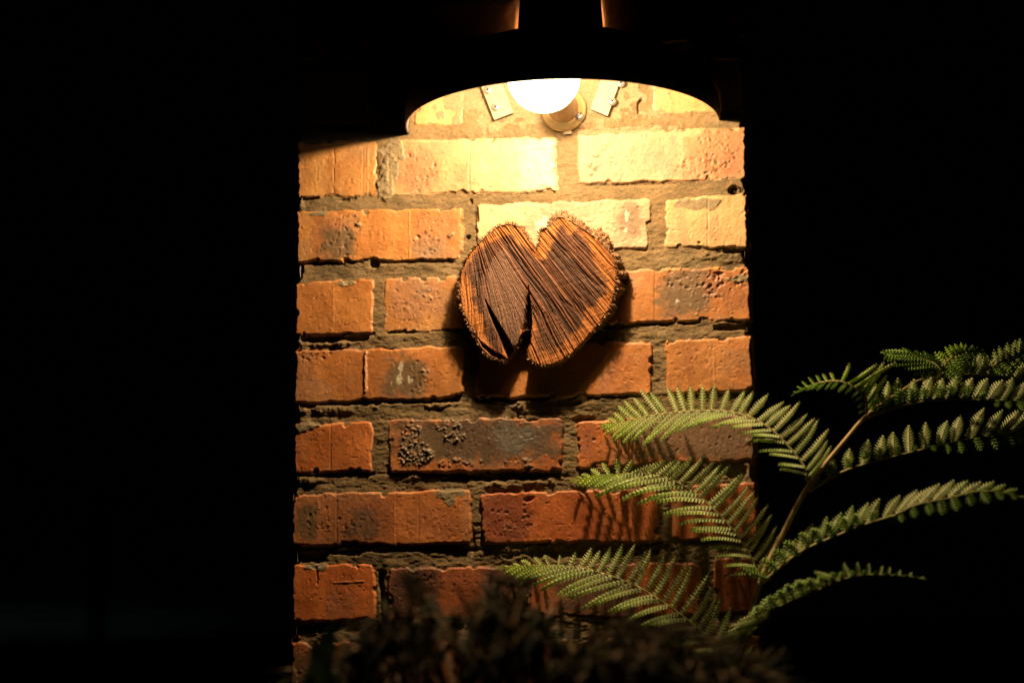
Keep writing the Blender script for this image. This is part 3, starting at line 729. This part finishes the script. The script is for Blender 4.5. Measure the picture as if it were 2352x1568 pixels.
# bark all round the side
ho = []
for a, b in zip(HO, HO[1:]+HO[:1]):
    n = max(2, int(math.hypot(b[0]-a[0], b[1]-a[1])/6))
    for j in range(n): ho.append((a[0]+(b[0]-a[0])*j/n, a[1]+(b[1]-a[1])*j/n))
ho = np.array(ho); n = len(ho); tn = np.roll(ho, -3, 0)-np.roll(ho, 3, 0); tn /= np.linalg.norm(tn, axis=1)[:, None]
nr = np.stack([tn[:, 1], -tn[:, 0]], 1)
if (nr*(ho-np.array([880, 800]))).sum() < 0: nr = -nr
th = np.arctan2(-(ho[:, 1]-760), ho[:, 0]-880)
flare = 14+52*np.clip(np.cos(th-math.radians(36)), 0, 1)**3.0+6*np.clip(np.cos(th-math.radians(175)), 0, 1)
notch = (np.hypot(ho[:, 0]-880, ho[:, 1]-380) < 130); flare = flare*np.clip(1+.95*fbm(np.arange(n)*6.0, np.zeros(n), 48, 155, 3), .12, 2.0); flare = np.where(notch, 5, flare); inner = (ho[:, 0] > 600) & (ho[:, 0] < 860) & (ho[:, 1] > 1150); flare = np.where(inner, -1.5, flare)
flare = np.where((ho[:, 1] > 1120) & (ho[:, 0] > 880), 3, flare)
KL = 12; VV = []; CC = []; FF = []
for l in range(KL+1):
    f = l/KL
    bump_ = fbm(np.arange(n)*6.0, np.full(n, f*180.), 26, 151, 4)*9+fbm(np.arange(n)*6.0, np.full(n, f*60.), 60, 152, 2)*6
    o_ = (-3+flare*min(1, f*2.2)+bump_*ss(0, .2, np.full(n, f)))
    o_ = np.where(flare < 4, np.minimum(o_, 1), o_)
    pq = ho+nr*o_[:, None]; px_, py_ = q2px(pq[:, 0], pq[:, 1])
    base = PN(px_, py_, TQ); base[:, 1] = -(TQ-.001)*(1-f)-.001+fbm(np.arange(n)*6.0, np.full(n, f*100.), 30, 153, 2)*.0012
    VV.append(base); cc = np.zeros((n, 3)); cc[:] = (.20, .115, .058); cc *= (1+.5*fbm(np.arange(n)*6.0, np.full(n, f*200.), 22, 154, 3))[:, None]; CC.append(cc)
for l in range(KL):
    a = np.arange(n); b = (a+1) % n; FF.append(np.stack([l*n+a, (l+1)*n+a, (l+1)*n+b, l*n+b], 1))
VV = np.concatenate(VV); CC = np.clip(np.concatenate(CC), .01, .5); FF = np.concatenate(FF)
# loose flakes and fibres of bark along the edge
rb = random.Random(5); fv = []; fc = []; ff = []; base_n = len(VV)
for _ in range(3000):
    k = rb.randrange(n)
    if flare[k] < 4 and rb.random() < .88: continue
    f = rb.random()**1.6; p0 = ho[k]+nr[k]*(flare[k]*min(1, f*2.2)+rb.uniform(-6, 3)); z_ = (TQ)*(1-f)+.001
    px_, py_ = q2px(p0[0], p0[1]); c0 = PN(px_, py_, TQ); c0[1] = -z_
    out_ = np.array([nr[k][0], -.2+rb.uniform(-.9, .7), -nr[k][1]]); out_ += np.array([rb.uniform(-.7, .7) for _ in range(3)]); out_ /= np.linalg.norm(out_)
    L_ = rb.uniform(.0012, .0052); w_ = rb.uniform(.0002, .0011); sd_ = np.cross(out_, [rb.uniform(-1, 1) for _ in range(3)]); sd_ /= np.linalg.norm(sd_)+1e-6
    m_ = base_n+len(fv); fv += [c0-sd_*w_, c0+sd_*w_, c0+out_*L_*.6+sd_*w_*.8, c0+out_*L_, c0+out_*L_*.55-sd_*w_*.7]
    g = rb.choice([(.24, .14, .07), (.09, .05, .03), (.36, .22, .11), (.14, .08, .04)]); fc += [g]*5; ff.append([m_, m_+1, m_+2, m_+3, m_+4])
mesh_np('bark', np.concatenate([VV, np.array(fv)]), [FF, np.array(ff)], M_BARK, parent=heart, col=np.concatenate([CC, np.array(fc)]))

# ------------------------------------------------------------------ fern frond
PXM = .57e-3
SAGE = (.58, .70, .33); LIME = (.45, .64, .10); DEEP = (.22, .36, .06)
fern = empty('fern_frond', P(1672, 1640, .05))
tag(fern, 'green tree fern frond arching in from the right across the brick pillar', 'fern')


def crom(pts, n):
    pts = [Vector(p) for p in pts]; q = [pts[0]*2-pts[1]]+pts+[pts[-1]*2-pts[-2]]; out = []
    for i in range(1, len(q)-2):
        a, b, c_, d = q[i-1:i+3]
        for j in range(n):
            t = j/n
            out.append(.5*((2*b)+(c_-a)*t+(2*a-5*b+4*c_-d)*t*t+(3*b-a-3*c_+d)*t**3))
    out.append(pts[-1]); return out


def resample(pts, n):
    d = [0]
    for a, b in zip(pts[:-1], pts[1:]): d.append(d[-1]+(b-a).length)
    out = []; j = 0
    for i in range(n+1):
        t = d[-1]*i/n
        while j < len(d)-2 and d[j+1] < t: j += 1
        u = (t-d[j])/max(1e-9, d[j+1]-d[j]); out.append(pts[j].lerp(pts[j+1], min(1, u)))
    return out


def key(keys, t):
    if t <= keys[0][0]: return keys[0][1:]
    for a, b in zip(keys[:-1], keys[1:]):
        if t <= b[0]:
            u = (t-a[0])/(b[0]-a[0]); return tuple(x+(y-x)*u for x, y in zip(a[1:], b[1:]))
    return keys[-1][1:]


AX, AY, AZ = Vector((1, 0, 0)), Vector((0, -1, 0)), Vector((0, 0, 1))


def pinnule(mb, base, length, ang, tilt, bend, width, toward, c0, c1, rg, fuse=.44):
    """one serrated blade: midrib, and folded lobes on both sides"""
    nl = max(5, int(length/.0039)); nl = min(nl, 14); pts = []; p = Vector(base); st = length/nl
    dirs = []
    for i in range(nl+1):
        a = math.radians(ang-bend*.5+bend*(i/nl)); d = (AX*math.cos(a)+AZ*(math.sin(a)-.21*toward)+AY*toward).normalized()
        pts.append(p.copy()); dirs.append(d); p = p+d*st
    for i in range(nl):
        u = (i+.5)/nl; d = dirs[i]
        nn = (AY-d*AY.dot(d)).normalized(); sv = d.cross(nn); tl = math.radians(tilt)
        s_ = sv*math.cos(tl)+nn*math.sin(tl); nrm = (nn*math.cos(tl)-sv*math.sin(tl))
        w = width*.5*min(1, .72+.6*u)*(1-max(0, (u-.35)/.65)**1.7*.93)*rg.uniform(.93, 1.05)
        col = tuple(c0[k]+(c1[k]-c0[k])*u**1.5 for k in range(3)); cm = tuple(min(.7, x*1.12) for x in col); ce = tuple(x*.72 for x in col)  # ridges lighter, valleys darker: fold shading painted into the leaf colour
        a0 = pts[i]; a1 = pts[i+1]; am = (a0+a1)*.5; hgt = st*(.36 if fuse < .6 else .40)
        for sg in (-1, 1):
            S = s_*sg; fwd = d*(w*.42)
            o0 = a0+S*(w*(fuse-.06))+fwd*.6+d*(st*.17)-nrm*hgt*1.4; o1 = a1+S*(w*fuse)+fwd*.7-d*(st*.14)-nrm*hgt*1.4; om = am+S*(w*max(.66, fuse))+fwd*.85+nrm*hgt*.9
            tip = am+S*(w*1.06)+fwd*1.3+d*(st*.25)-nrm*hgt*1.2
            bm0 = am+nrm*hgt*.6
            n = len(mb.v)
            mb.v += [tuple(x) for x in (a0, bm0, a1, o0, om, o1, tip)]
            mb.c += [ce, cm, ce, ce, cm, ce, col]
            fs = [(0, 1, 4, 3), (1, 2, 5, 4), (3, 4, 6), (4, 5, 6)]
            for f in fs: mb.f.append(tuple(n+k for k in (f if sg > 0 else f[::-1]))); mb.m.append(0)
    # raised pale midrib
    n = len(mb.v); rw = max(.00035, width*.035)
    for i in range(nl+1):
        d = dirs[i]; nn = (AY-d*AY.dot(d)).normalized(); sv = d.cross(nn); tl = math.radians(tilt); s_ = sv*math.cos(tl)+nn*math.sin(tl); nrm = nn*math.cos(tl)-sv*math.sin(tl)
        f = 1-.8*i/nl
        mb.v += [tuple(pts[i]+s_*rw*f-nrm*.0002), tuple(pts[i]+nrm*(.0011*f+.0003)), tuple(pts[i]-s_*rw*f-nrm*.0002)]; cc = tuple(min(.6, x*1.25) for x in c0); mb.c += [cc]*3
    for i in range(nl):
        for k in (0, 1): mb.f.append((n+i*3+k, n+i*3+k+1, n+i*3+3+k+1, n+i*3+3+k)); mb.m.append(0)


def leaflet(ctrl, n, up, lo, wu, wl, label=None, up_c=(SAGE, SAGE), lo_c=(SAGE, LIME), tipc=LIME, tip0=.75, seed=1, rad=.0018, bend=(0, 14), tow=(-.42, .2), flip=(1, -1)):
    fuse = .40 if wu < 24.5 else .58
    rg = random.Random(seed); line = resample(crom([P(*c_) for c_ in ctrl], 10), 90); mb = MB()
    for side, keys, wd, cc, bd in ((0, up, wu, up_c, bend[0]), (1, lo, wl, lo_c, bend[1])):
        for i in range(n):
            t = (i+.35+.5*side*.6)/n; t = min(.995, t+rg.uniform(-.006, .006))
            ln, ang, tilt = key(keys, t); f = t*90; j = min(89, int(f)); b = line[j].lerp(line[j+1], f-j)
            ln = ln*PXM*rg.uniform(.9, 1.06)*(.93 if side == 0 else .95)*math.sqrt(1+tow[side]**2)
            if ln < .003: continue
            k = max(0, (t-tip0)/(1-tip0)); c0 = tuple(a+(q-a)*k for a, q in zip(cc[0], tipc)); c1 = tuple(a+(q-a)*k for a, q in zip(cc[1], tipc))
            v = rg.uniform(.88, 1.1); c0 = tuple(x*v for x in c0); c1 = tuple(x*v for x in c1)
            w = min(wd*PXM, ln*(.95 if side and wd > 29 else .50)) *(1 if ln > .02 else 1.1)
            pinnule(mb, b, ln, ang+rg.uniform(-6, 6), ((tilt+rg.uniform(-12, 12)) if flip[side] > 0 else min(76, tilt*1.15+rg.uniform(-8, 8)))*flip[side], bd+rg.uniform(-9, 9), w, tow[side]+rg.uniform(-.13, .13), c0, c1, rg, fuse)
    o = mb.build('leaflet', M_FERN, fern, smooth=False)
    if label: o['label'] = label
    m2 = MB(); k = len(line); m2.tube(line, [rad*(1-.75*i/(k-1)) for i in range(k)], 7)
    for i in range(len(m2.c)): m2.c[i] = (.30, .27, .10) if i < len(m2.c)*.75 else (.34, .36, .10)
    r = m2.build('midrib', M_STEM, o)
    return o


# three left-hand leaflets reaching over the bricks
leaflet([(1858, 1104, .085), (1840, 1060, .08), (1770, 985, .078), (1690, 948, .070), (1600, 943, .056), (1500, 953, .038), (1430, 970, .018), (1384, 976, .008)], 26,
        [(0, 85, 55, 35), (.12, 105, 47, 25), (.2, 104, 43, 25), (.33, 84, 40, 30), (.45, 62, 60, 18), (.54, 60, 86, 8), (.63, 68, 106, 8), (.74, 77, 130, 12), (.85, 58, 137, 12), (.93, 28, 142, 10), (1, 8, 170, 10)],
        [(0, 60, 165, 66), (.2, 72, 172, 66), (.35, 80, 188, 62), (.5, 92, 205, 55), (.6, 105, 218, 50), (.72, 105, 222, 45), (.82, 85, 217, 38), (.9, 50, 217, 30), (.97, 22, 205, 20), (1, 10, 190, 10)],
        22, 20, tow=(-.6, .8), seed=2)
leaflet([(1745, 1332, .07), (1720, 1270, .062), (1660, 1190, .070), (1580, 1120, .058), (1500, 1090, .042), (1420, 1088, .022), (1325, 1100, .009)], 27,
        [(0, 92, 60, 40), (.1, 105, 52, 32), (.3, 112, 42, 28), (.48, 100, 42, 28), (.62, 62, 44, 30), (.68, 54, 35, 40), (.77, 50, 24, 50), (.84, 34, 120, 25), (.93, 26, 160, 20), (1, 10, 172, 10)],
        [(0, 60, 180, 60), (.1, 85, 172, 66), (.25, 100, 174, 66), (.4, 110, 180, 64), (.55, 125, 188, 60), (.65, 125, 191, 56), (.74, 85, 203, 45), (.8, 60, 214, 20), (.92, 44, 220, 10), (1, 14, 195, 10)],
        22, 19, tow=(-.6, .8), seed=3, bend=(4, 26), tip0=.72)
leaflet([(1692, 1545, .065), (1660, 1500, .06), (1600, 1440, .06), (1520, 1380, .056), (1440, 1335, .048), (1340, 1305, .034), (1250, 1298, .017), (1155, 1302, .012)], 26,
        [(0, 75, 55, 35), (.15, 102, 60, 22), (.3, 112, 58, 18), (.45, 102, 60, 14), (.59, 82, 66, 10), (.66, 62, 52, 15), (.74, 40, 60, 25), (.8, 24, 100, 25), (.88, 30, 152, 15), (1, 8, 175, 10)],
        [(0, 70, 178, 62), (.15, 90, 184, 62), (.3, 105, 190, 58), (.45, 115, 196, 52), (.6, 122, 196, 50), (.75, 112, 194, 45), (.84, 70, 205, 30), (.92, 45, 215, 15), (1, 14, 190, 10)],
        24, 20, tow=(-.6, .8), seed=4, bend=(4, 24), tip0=.74)
# two foreshortened ones higher up on the left of the stem
leaflet([(1990, 950, 0.07), (1988, 915, 0.075), (1960, 888, 0.08), (1925, 875, 0.08), (1885, 878, 0.07), (1850, 890, 0.06), (1822, 906, 0.05)], 14,
        [(0, 70, 62, 40), (.2, 100, 50, 45), (.35, 125, 28, 55), (.42, 60, 40, 55), (.5, 22, 110, 45), (.8, 20, 130, 45), (1, 8, 190, 20)],
        [(0, 20, 200, 50), (.3, 26, 230, 50), (.6, 28, 225, 50), (1, 10, 210, 30)], 19, 18, seed=5, up_c=(LIME, SAGE), lo_c=(DEEP, DEEP), tipc=DEEP, tip0=.5)
leaflet([(2160, 850, 0.02), (2148, 836, 0.02), (2128, 828, 0.02), (2108, 820, 0.02), (2085, 810, 0.02)], 12,
        [(0, 40, 120, 40), (.4, 90, 168, 50), (1, 60, 172, 40)], [(0, 60, 190, 50), (.4, 95, 182, 55), (1, 60, 178, 40)], 17, 17, seed=6, up_c=(DEEP, DEEP), lo_c=(DEEP, DEEP), tipc=DEEP)
# right-hand leaflets
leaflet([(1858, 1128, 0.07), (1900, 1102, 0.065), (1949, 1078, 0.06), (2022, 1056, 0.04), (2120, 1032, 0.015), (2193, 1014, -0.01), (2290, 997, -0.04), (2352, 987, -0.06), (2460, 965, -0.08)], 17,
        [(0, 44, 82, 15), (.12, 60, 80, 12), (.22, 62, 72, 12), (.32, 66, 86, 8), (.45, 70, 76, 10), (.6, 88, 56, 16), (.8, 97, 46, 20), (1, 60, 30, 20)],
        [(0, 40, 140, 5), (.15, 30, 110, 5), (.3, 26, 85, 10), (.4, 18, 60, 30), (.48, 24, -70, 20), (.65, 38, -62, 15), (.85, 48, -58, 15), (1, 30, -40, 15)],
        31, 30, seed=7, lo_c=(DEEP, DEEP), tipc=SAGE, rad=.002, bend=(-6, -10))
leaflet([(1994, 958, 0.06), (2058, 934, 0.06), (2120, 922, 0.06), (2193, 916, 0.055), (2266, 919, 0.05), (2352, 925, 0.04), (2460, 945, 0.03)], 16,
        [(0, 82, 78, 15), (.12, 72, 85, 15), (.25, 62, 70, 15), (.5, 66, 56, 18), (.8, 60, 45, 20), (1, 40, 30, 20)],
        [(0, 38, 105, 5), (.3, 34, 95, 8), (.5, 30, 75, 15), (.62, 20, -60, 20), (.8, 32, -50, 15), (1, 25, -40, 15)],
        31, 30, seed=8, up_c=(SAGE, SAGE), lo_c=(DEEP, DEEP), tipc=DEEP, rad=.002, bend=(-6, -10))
leaflet([(2122, 880, 0.03), (2170, 868, 0.0), (2217, 861, -0.02), (2290, 862, -0.05), (2352, 870, -0.08), (2440, 885, -0.11)], 15,
        [(0, 66, 84, 15), (.4, 62, 62, 15), (1, 44, 40, 20)], [(0, 30, 105, 10), (.5, 28, 70, 10), (.7, 26, -50, 15), (1, 24, -40, 15)],
        31, 28, seed=9, up_c=(SAGE, SAGE), lo_c=(DEEP, DEEP), tipc=DEEP, bend=(-6, -10))
leaflet([(2165, 858, 0.02), (2172, 835, 0.01), (2195, 815, -0.0), (2225, 806, -0.02), (2256, 810, -0.03)], 12,
        [(0, 40, 150, 20), (.5, 30, 110, 30), (1, 10, 20, 20)], [(0, 60, -30, 30), (.5, 40, -60, 40), (1, 10, -30, 20)], 22, 22, seed=10, up_c=(LIME, LIME), lo_c=(DEEP, DEEP), tipc=DEEP)
leaflet([(2262, 850, -0.02), (2290, 836, -0.03), (2320, 822, -0.05), (2352, 806, -0.07), (2420, 780, -0.1)], 10,
        [(0, 44, 100, 20), (1, 40, 60, 20)], [(0, 40, -30, 30), (1, 36, -40, 30)], 22, 22, seed=12, up_c=(SAGE, DEEP), lo_c=(DEEP, DEEP), tipc=DEEP)
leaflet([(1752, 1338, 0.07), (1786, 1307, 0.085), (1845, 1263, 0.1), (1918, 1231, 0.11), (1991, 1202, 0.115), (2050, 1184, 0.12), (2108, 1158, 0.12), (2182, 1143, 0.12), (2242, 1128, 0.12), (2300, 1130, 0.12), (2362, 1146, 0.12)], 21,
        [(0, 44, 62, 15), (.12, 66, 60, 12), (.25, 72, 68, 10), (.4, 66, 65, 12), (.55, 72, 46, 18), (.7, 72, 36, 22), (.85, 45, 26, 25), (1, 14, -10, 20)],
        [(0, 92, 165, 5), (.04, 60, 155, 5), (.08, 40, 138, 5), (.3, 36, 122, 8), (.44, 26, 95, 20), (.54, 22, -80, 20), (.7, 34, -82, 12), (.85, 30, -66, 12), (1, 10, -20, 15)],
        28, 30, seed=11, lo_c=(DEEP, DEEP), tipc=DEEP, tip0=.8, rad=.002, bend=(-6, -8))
leaflet([(1690, 1540, 0.06), (1716, 1471, 0.09), (1757, 1424, 0.12), (1801, 1389, 0.135), (1859, 1363, 0.14), (1932, 1331, 0.145), (1991, 1319, 0.145), (2079, 1322, 0.145), (2130, 1330, 0.145)], 25,
        [(0, 60, 186, 50), (.2, 88, 200, 58), (.4, 112, 204, 60), (.55, 112, 200, 60), (.64, 60, 170, 50), (.7, 36, 105, 30), (.8, 22, 80, 30), (.9, 14, 60, 30), (1, 6, 0, 30)],
        [(0, 34, 125, 8), (.5, 36, 112, 8), (.7, 16, 60, 20), (1, 6, -20, 20)],
        22, 32, flip=(-1, 1), seed=13, lo_c=(DEEP, DEEP), tipc=DEEP, tip0=.55, rad=.0019, bend=(14, -6))
st = crom([P(*q) for q in [(1640, 1690, 0.0), (1690, 1540, 0.01), (1718, 1440, 0.035), (1746, 1336, 0.07), (1800, 1222, 0.07), (1857, 1116, 0.073), (1945, 1006, 0.07), (1992, 953, 0.065), (2060, 905, 0.0), (2130, 868, -0.06), (2262, 858, -0.12)]], 8)
m = MB(); k = len(st); m.tube(st, [.0048*(1-.7*i/(k-1)) for i in range(k)], 10)
for i in range(len(m.c)): m.c[i] = (.36, .26, .10)
m.build('stem', M_STEM, fern)

# ------------------------------------------------------------------ dark shrub close to the lens
shrub = empty('leafy_shrub', (P(1200, 1900, .60).x, -.60, 0))
tag(shrub, 'dark out-of-focus shrub with small narrow leaves filling the bottom foreground', 'shrub')
rg = random.Random(21)
lv = MB(); sm = MB()
TOP = [(690, 1590), (760, 1510), (850, 1425), (905, 1385), (960, 1362), (1050, 1352), (1130, 1362), (1185, 1352), (1240, 1385), (1300, 1420), (1380, 1450), (1480, 1460), (1560, 1455), (1640, 1470), (1700, 1490), (1770, 1525), (1830, 1560)]


def leaf(mb, p, d, n, L_, w, col):
    s_ = d.cross(n).normalized(); a = p+d*(L_*.35); b = p+d*(L_*.75)-n*(L_*.06); t = p+d*L_-n*(L_*.14)
    mb.add([p, a+s_*w, a+n*w*.25, a-s_*w, b+s_*w*.75, b+n*w*.2, b-s_*w*.75, t], [(0, 2, 1), (0, 3, 2), (1, 2, 5, 4), (2, 3, 6, 5), (4, 5, 7), (5, 6, 7)], col)


def sprig(tip, base, nleaf, L_, spread, cols):
    mid = (tip+base)*.5+Vector((rg.uniform(-.03, .03), rg.uniform(-.03, .03), .03)); pts = crom([base, mid, tip], 10); k = len(pts)
    sm.tube(pts, [.0022*(1-.75*i/(k-1)) for i in range(k)], 5, col=(.10, .065, .04))
    for i in range(nleaf):
        t = 1-(i/nleaf)**1.1*.75; f = t*(k-1); j = min(k-2, int(f)); p = pts[j].lerp(pts[j+1], f-j); d = (pts[j+1]-pts[j]).normalized()
        a = i*2.4+rg.random(); r1 = d.cross(Vector((.3, .9, .2))).normalized(); r2 = d.cross(r1)
        o = r1*math.cos(a)+r2*math.sin(a); dd = (d*rg.uniform(.4, 1.0)+o*spread).normalized(); nn = (d-dd*d.dot(dd)).normalized()
        leaf(lv, p, dd, nn, L_*rg.uniform(.7, 1.2), L_*.11*rg.uniform(.8, 1.2), rg.choice(cols))


COLS = [(.04, .042, .014), (.025, .035, .011), (.05, .035, .018), (.018, .026, .009), (.03, .035, .012), (.025, .03, .01), (.02, .03, .01), (.03, .03, .012), (.60, .41, .25), (.02, .025, .008), (.16, .11, .06), (.024, .03, .01), (.55, .40, .22), (.02, .028, .01)]  # pale tan entries paint lit highlights onto scattered leaves
for i in range(135):
    u = rg.random()*(len(TOP)-1); j = int(u); f = u-j; tx = TOP[j][0]*(1-f)+TOP[j+1][0]*f; ty = TOP[j][1]*(1-f)+TOP[j+1][1]*f
    ty += 22+abs(rg.gauss(0, 1))*95; dp = rg.uniform(.42, .72); side = (tx-1250)/560
    # each spray rises from the middle of the bush, arches over and droops outwards
    ap = P(tx, ty, dp); tip = P(tx+(side*70+rg.uniform(-50, 50)), ty+rg.uniform(12, 60), dp+rg.uniform(-.02, .05)); base = P(1280+(tx-1280)*.6+rg.uniform(-70, 70), 1790, .60)
    pts = crom([base, base.lerp(ap, .6)+Vector((0, 0, .02)), ap, tip], 8); k = len(pts)
    sm.tube(pts, [.0024*(1-.75*q/(k-1)) for q in range(k)], 5, col=(.20, .13, .08))
    nlf = 46
    for q in range(nlf):
        t = 1-(q/nlf)*.62; f2 = t*(k-1); jj = min(k-2, int(f2)); p = pts[jj].lerp(pts[jj+1], f2-jj); d = (pts[jj+1]-pts[jj]).normalized()
        a = q*2.4+rg.random(); r1 = d.cross(Vector((.3, .9, .2))).normalized(); r2 = d.cross(r1); o = r1*math.cos(a)+r2*math.sin(a)
        dd = (d*rg.uniform(.6, 1.2)+o*rg.uniform(.4, .8)+Vector((0, 0, -.25))).normalized(); nn = (Vector((0, 0, 1))-dd*dd.z)
        nn = (nn if nn.length > .1 else (d-dd*d.dot(dd))).normalized()
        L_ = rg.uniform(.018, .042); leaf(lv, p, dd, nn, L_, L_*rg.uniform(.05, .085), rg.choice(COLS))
# long sprays leaning to the right
for (x0, y0, x1, y1) in [(1300, 1640, 1690, 1466), (1380, 1660, 1770, 1500), (1350, 1600, 1600, 1440), (1400, 1560, 1660, 1480), (1240, 1560, 1480, 1455), (1150, 1500, 1210, 1345), (1000, 1480, 960, 1350)]:
    for _ in range(2):
        d_ = rg.uniform(.45, .66); sprig(P(x1+rg.uniform(-15, 15), y1+rg.uniform(-12, 12), d_), P(x0, y0+rg.uniform(-20, 20), d_+.03), 46, .016, .55, [(.10, .085, .05), (.06, .06, .03), (.22, .16, .11)])
# main stems down to the ground
for i in range(9):
    a = P(1100+i*70, 1780, .60+rg.uniform(-.08, .08)); g = Vector((shrub.location.x+rg.uniform(-.06, .06), -.60+rg.uniform(-.05, .05), -.02))
    sm.tube(crom([g, (a+g)*.5+Vector((rg.uniform(-.04, .04), 0, 0)), a], 6), [.008-.0003*q for q in range(13)], 7, col=(.10, .065, .04))
# one broad dark blade at the left
b0 = P(700, 1680, .65); leaf(lv, b0, (P(745, 1480, .65)-b0).normalized(), AY, .11, .014, (.05, .10, .03)); b0 = P(800, 1690, .72); leaf(lv, b0, (P(720, 1500, .72)-b0).normalized(), AY, .10, .012, (.05, .09, .03))
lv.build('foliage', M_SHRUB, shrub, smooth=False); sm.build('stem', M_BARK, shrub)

# ------------------------------------------------------------------ night setting
M_SOIL = mat_flat('dark_soil', (.035, .03, .02), rough=.95, vary=.4, vscale=4)
m = MB(); R = 1500; m.add([(-R, -R, 0), (R, -R, 0), (R, R, 0), (-R, R, 0)], [(0, 1, 2, 3)])
tag(m.build('ground', M_SOIL, None, smooth=False), kind='structure')
m = MB(); nn_ = 60
hv = []; HT = P(300, 1462, -70).z
for i in range(nn_+1):
    x = -70+140*i/nn_
    for (y, h) in ((58, -.2), (62, .72), (70, 1.0), (90, .9), (120, -.2)):
        q = HT+.12*math.sin(x*.21)+.08*math.sin(x*.63+1)
        hv.append((x, y, max(-.2, h*q)))
m.add(hv, [(i*5+j, (i+1)*5+j, (i+1)*5+j+1, i*5+j+1) for i in range(nn_) for j in range(4)])
tag(m.build('hill', M_SOIL, None), kind='structure')
# slim garden post standing in the dark to the left
M_POST = mat_flat('dark_post', (.03, .03, .035), rough=.35, vary=.3, vscale=20)
post = empty('garden_post', (P(222, 1500, -2.0).x, 2.0, 0))
tag(post, 'slim dark post barely visible in the darkness left of the pillar', 'post')
tp = P(228, 1190, -2.0); m = MB(); m.lathe((tp.x, 2.0, -.02), (0, 0, 1), [(.024, 0), (.024, .4), (.021, tp.z-.05), (.021, tp.z-.02)], 20); m.build('shaft', M_POST, post)
m = MB(); m.lathe((tp.x, 2.0, tp.z-.02), (0, 0, 1), [(.0, -.002), (.026, -.002), (.027, .006), (.022, .016), (.012, .026), (0, .03)], 20); m.build('cap', M_POST, post)

def dirz(px, py):
    v = PN(px, py, -10)-CAM; v /= np.linalg.norm(v); return float(v[2])


GZ0, GZ1 = dirz(150, 1455), dirz(150, 1360)
# night sky: nearly black, a faint glow low over the hill on the left
wd = bpy.data.worlds.new('World'); scene.world = wd; wd.use_nodes = True; nt = wd.node_tree; N = nt.nodes; L = nt.links; N.clear()
out = N.new('ShaderNodeOutputWorld'); bg = N.new('ShaderNodeBackground'); tc = N.new('ShaderNodeTexCoord'); sp = N.new('ShaderNodeSeparateXYZ')
L.new(tc.outputs['Generated'], sp.inputs[0])
r1 = N.new('ShaderNodeMapRange'); r1.inputs['From Min'].default_value = GZ0; r1.inputs['From Max'].default_value = GZ1; r1.inputs['To Min'].default_value = 1; r1.inputs['To Max'].default_value = 0; r1.interpolation_type = 'SMOOTHSTEP'
L.new(sp.outputs['Z'], r1.inputs['Value'])
r2 = N.new('ShaderNodeMapRange'); r2.inputs['From Min'].default_value = -.40; r2.inputs['From Max'].default_value = -.22; r2.inputs['To Min'].default_value = 1; r2.inputs['To Max'].default_value = 0; r2.interpolation_type = 'SMOOTHSTEP'
L.new(sp.outputs['X'], r2.inputs['Value'])
ml = N.new('ShaderNodeMath'); ml.operation = 'MULTIPLY'; L.new(r1.outputs[0], ml.inputs[0]); L.new(r2.outputs[0], ml.inputs[1])
mx = N.new('ShaderNodeMix'); mx.data_type = 'RGBA'; mx.inputs['A'].default_value = (.00022, .00022, .00024, 1); mx.inputs['B'].default_value = (.0017, .0027, .0026, 1)
L.new(ml.outputs[0], mx.inputs['Factor']); L.new(mx.outputs['Result'], bg.inputs['Color']); bg.inputs['Strength'].default_value = 1.0
L.new(bg.outputs[0], out.inputs[0])
scene.cycles.use_denoising = True
scene.cycles.max_bounces = 6
scene.cycles.sample_clamp_indirect = 4
